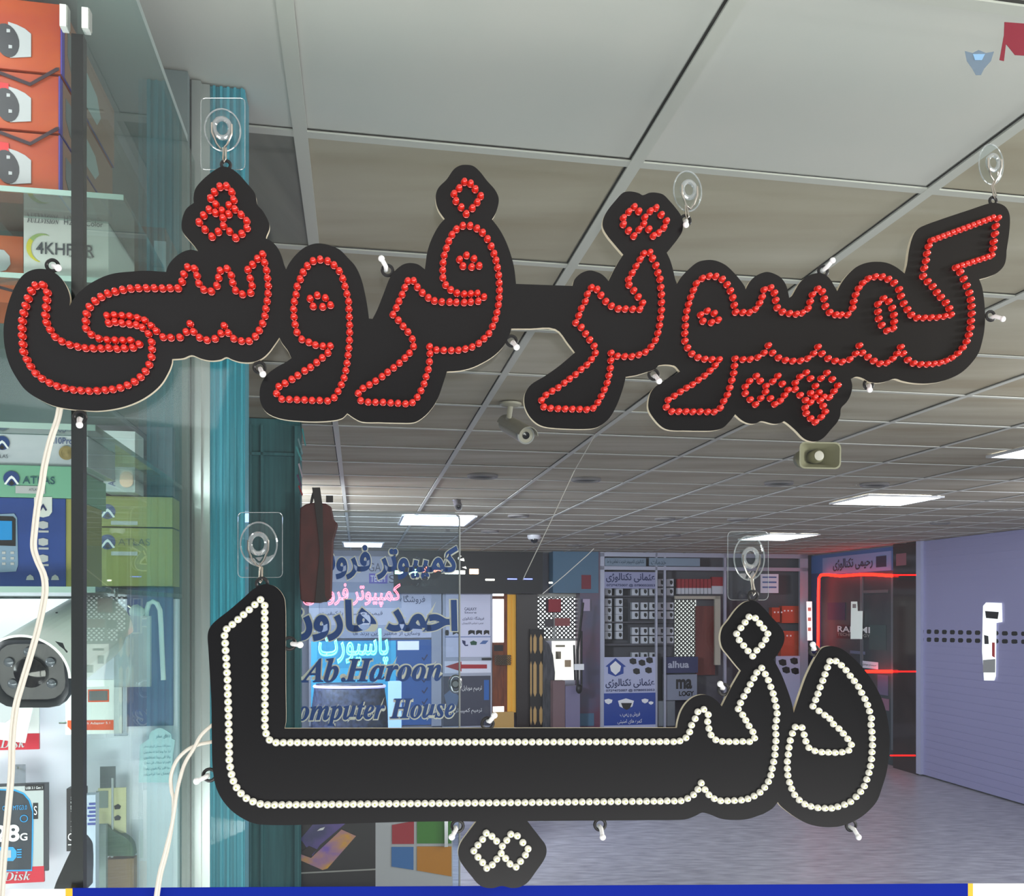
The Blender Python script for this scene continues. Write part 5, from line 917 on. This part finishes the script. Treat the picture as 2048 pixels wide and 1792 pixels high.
poly([(-40,1577),(30,1579),(48,1586),(60,1600),(67,1622),(66,1700),(64,1742),(-40,1744)], cyl_, 'blue_outline', t, .0016, .0006, r=rP); poly([(-40,1580),(28,1582),(46,1589),(57,1602),(64,1624),(62,1739),(-40,1741)], M('panel_night', (44, 50, 60), .4), 'dark_panel', t, .0024, .0006, r=rP)
pt('OTG MTG3.0', 5, 1611, 54, 1620, cyl_, .0034, t, r=rP, depth=.0003, dense=6); pt('128', -28, 1650, 39, 1684, ltxt, .0034, t, r=rP, depth=.0003, bold=.03); pt('G', 40, 1666, 55, 1681, ltxt, .0034, t, r=rP, depth=.0003, bold=.02)
poly([(-10,1694),(26,1694),(33,1702),(33,1714),(26,1722),(-10,1722)], cyl_, 'chip_print', t, .0032, .0004, r=rP); pw('chip_core', -8, 1701, 22, 1716, cam_l, .0038, .0004, t, r=rP)
for k in range(4): pw('chip_pin', 34, 1698+k*5, 43, 1700.5+k*5, cyl_, .0034, .0003, t, r=rP)
MB().torus(PR(48, 1637, rP-.0034), NRM, .0046, .0006, 20, 6).build('round_mark', cyl_, t, smooth=True)
b = pw('s_label', 66, 1606, 76, 1638, black, .0016, .0004, t, r=rP); pt('S', 68, 1612, 74, 1630, ltxt, .0024, b, r=rP, depth=.0002); hook(36, 1565, rP, t)
t = at('memory_card_pack', 'SanDisk pack half hidden behind the tilted white card', 'pack', 30, 1502, rP); pw('card', -40, 1320, 78, 1470, crd, 0, .004, t, r=rP); pw('red_footer', -40, 1468, 78, 1500, sdr, .0005, .005, t, r=rP); pt(serif('SanDisk'), -40, 1476, 50, 1496, cam_l, .0012, t, r=rP, depth=.0004)
t = at('tilted_card_pack', 'white product card hanging askew with a grey photo print', 'pack', 20, 1490, rP-.02); poly([(-40,1370),(70,1396),(50,1486),(-40,1474)], crd, 'card', t, .03, .002, r=rP); poly([(-40,1376),(20,1380),(40,1400),(36,1428),(10,1446),(-40,1440)], cam_l, 'photo_print', t, .0306, .0006, r=rP)
t = at('adapter_pack', 'white adapter card with orange band hanging on a wire peg', 'pack', 190, 1468, rP-.04); r_ = rP-.04
pw('card', 131, 1360, 244, 1468, crd, 0, .004, t, r=r_); poly([(135,1441),(227,1440),(227,1460),(142,1460),(135,1453)], M('band_orange', (222, 84, 40), .45), 'orange_band', t, .0006, .0005, r=r_)
b = pw('window_frame', 176, 1379, 218, 1404, M('band_orange', (222, 84, 40), .45), .0006, .0005, t, r=r_); pw('product_window', 178, 1382, 215, 1401, M('window_grey', (104, 106, 108), .3), .0012, .0005, b, r=r_)
pt('Bluetooth Adapter 5.1', 144, 1444, 220, 1450, ltxt, .0012, t, r=r_, depth=.0003, dense=6); pw('clear_edge', 228, 1372, 254, 1472, MATS['clear_plastic'], .004, .010, t, r=r_); MB().tube([PR(118, 1446, r_-.002), PR(133, 1446, r_-.002)], .0012, 6).build('peg', steel, t, smooth=True)
t = at('cable_box', 'narrow black Lightning cable box standing at the black joint', 'box', 150, 1700, rP-.06); pw('carton', 133, 1577, 168, 1702, black, 0, .02, t, r=rP-.06)
o_ = PR(144, 1678, rP-.0615); text('Lightning to USB Cable', PR(147, 1662, rP-.0615), ZZ, -VV, 72*o_.y/F, 5*o_.y/F, ltxt, t, depth=.0003, dense=6); text('LO', PR(149, 1690, rP-.0615), ZZ, -VV, 24*o_.y/F, 12*o_.y/F, ltxt, t, depth=.0003)
MB().prism([PR(x, y, 1.15) for x, y in smooth_poly([(106,1782),(112,1764),(122,1742),(134,1716),(148,1690),(160,1680),(172,1700),(172,1782)])], UU*.03).build('black_pouch', M('black_fabric', (30, 30, 34), .6), bevel=.003, label='black sloping pouch at the foot of the black joint', cat='pouch')
r_ = 1.59
t = at('yellow_pack', 'pale yellow card pack hanging right of the black joint', 'pack', 222, 1668, r_); pw('card', 196, 1576, 252, 1667, M('card_yellow', (208, 200, 158), .55), 0, .003, t, r=r_); pw('grey_photo', 192, 1582, 216, 1616, M('photo_grey', (132, 142, 138), .5), .001, .001, t, r=r_)
for y in (1612, 1634): poly([(228,y),(236,y-4),(242,y),(240,y+6),(230,y+7)], vent_d, 'printed_plug', t, .0008, .0005, r=r_)
pw('metal_tab', 200, 1533, 231, 1576, M('tab_metal', (150, 156, 158), .25, .7), .002, .002, t, r=r_); MB().tube([PR(225, 1556, r_-.004), PR(225, 1640, r_-.006), PR(224, 1715, r_-.006)], .0016, 6).build('plastic_strip', cam_l, t, smooth=True)
t = at('striped_pack', 'white pack with blue stripes right beside the black joint', 'pack', 180, 1775, 1.50); pw('pouch', 168, 1590, 191, 1780, M('pack_bluish', (196, 202, 224), .4), 0, .02, t, r=1.50)
for k in range(6): pw('blue_stripe', 178-k % 2*3, 1606+k*8, 191, 1610+k*8, M('stripe_blue', (52, 64, 150), .5), .001, .0006, t, r=1.50)
pw('low_box', 192, 1650, 212, 1790, M('panel_greygreen', (128, 142, 138), .5), 0, .01, r=1.56, label='dull grey-green box low behind the side glass', cat='box')
pw('brown_box', 212, 1718, 268, 1800, M('box_tan', (134, 106, 70), .7), 0, .02, r=1.585, label='tan brown box at the bottom behind the side glass', cat='box')
MB().prism([PR(x, y, 1.58) for x, y in smooth_poly([(212,1650),(230,1664),(252,1676),(264,1690),(268,1712),(212,1712)])], UU*.02).build('green_reflection', M('reflected_green', (62, 92, 66), .5), label='dark green reflection shape above the tan box', cat='pouch')  # solid shape stands for the green poster mirrored in the side glass
# plaque with arched top
t = at('arched_plaque', 'pale blue arched plaque with lines of Persian writing', 'plaque', 322, 1565, 1.60)
ar = smooth_poly([(277,1565),(280,1490),(290,1483),(298,1478),(299,1468),(306,1461),(320,1456),(332,1461),(342,1468),(343,1477),(350,1480),(345,1520),(345,1565)])
MB().prism([PR(x, y, 1.60) for x, y in ar], UU*.003).build('plate', M('plaque_blue', (178, 206, 214), .45), t)
pb = M('plaque_print', (60, 96, 116), .5); pt(shape('دعای سفر'), 312, 1468, 340, 1477, pb, .0012, t, r=1.60, depth=.0004, dense=6)
for k, w in enumerate(('بسم الله سبحان الذی سخر', 'لنا هذا وما کنا له مقرنین', 'وانا الی ربنا لمنقلبون', 'اللهم انا نسالک فی سفرنا', 'هذا البر والتقوی ومن', 'العمل ما ترضی')): pt(shape(w), 288, 1490+k*11, 341, 1496+k*11, pb, .0012, t, r=1.60, depth=.0004, dense=4)
pw('blue_poster', 254, 1176, 346, 1452, M('poster_slate', (70, 82, 124), .5), 0, .004, r=1.612, label='slate blue poster behind the hanging plug and cables', cat='poster')
# plug with looped white lead, and a coiled clear lead
t = at('power_lead', 'white plug and looped lead hanging in front of the slate poster', 'cable', 300, 1330, 1.54)
pl = M('plug_white', (206, 218, 220), .35); r_ = 1.54
MB().tube([PR(x, y, r_) for x, y in ((296,1330),(294,1290),(292,1250),(293,1222),(298,1207),(306,1203),(314,1207),(320,1220),(322,1250),(324,1300),(327,1360))], .0034, 10).build('lead', pl, t, smooth=True)
MB().lathe([(.006, 0), (.009, .006), (.009, .016), (.005, .02)], PR(288, 1232, r_), (PR(262, 1216, r_)-PR(288, 1232, r_)), 14).build('plug', pl, t, smooth=True)
MB().cyl(PR(268, 1219, r_), PR(256, 1211, r_), .0018).build('pin', steel, t); MB().tube([PR(x, y, r_) for x, y in ((240,1240),(244,1280),(250,1310),(240,1330),(244,1360),(256,1366),(262,1340),(256,1316))], .0030, 8).build('coiled_lead', pl, t, smooth=True)
pw('clear_pouch', 228, 1232, 300, 1374, clear('pouch_plastic', (220, 236, 240), .15, .8, .10, grime=.3), 0, .01, r=1.50, label='crinkled clear plastic pouch beside the white camera', cat='pouch')
MB().tube([PR(232, 1176, 1.30), PR(233, 1230, 1.30), PR(232, 1292, 1.30)], .0022, 8).build('hanging_strip', M('metal_strip', (200, 204, 206), .25, .6), smooth=True, label='thin metal strip hanging right of the white camera', cat='strip')
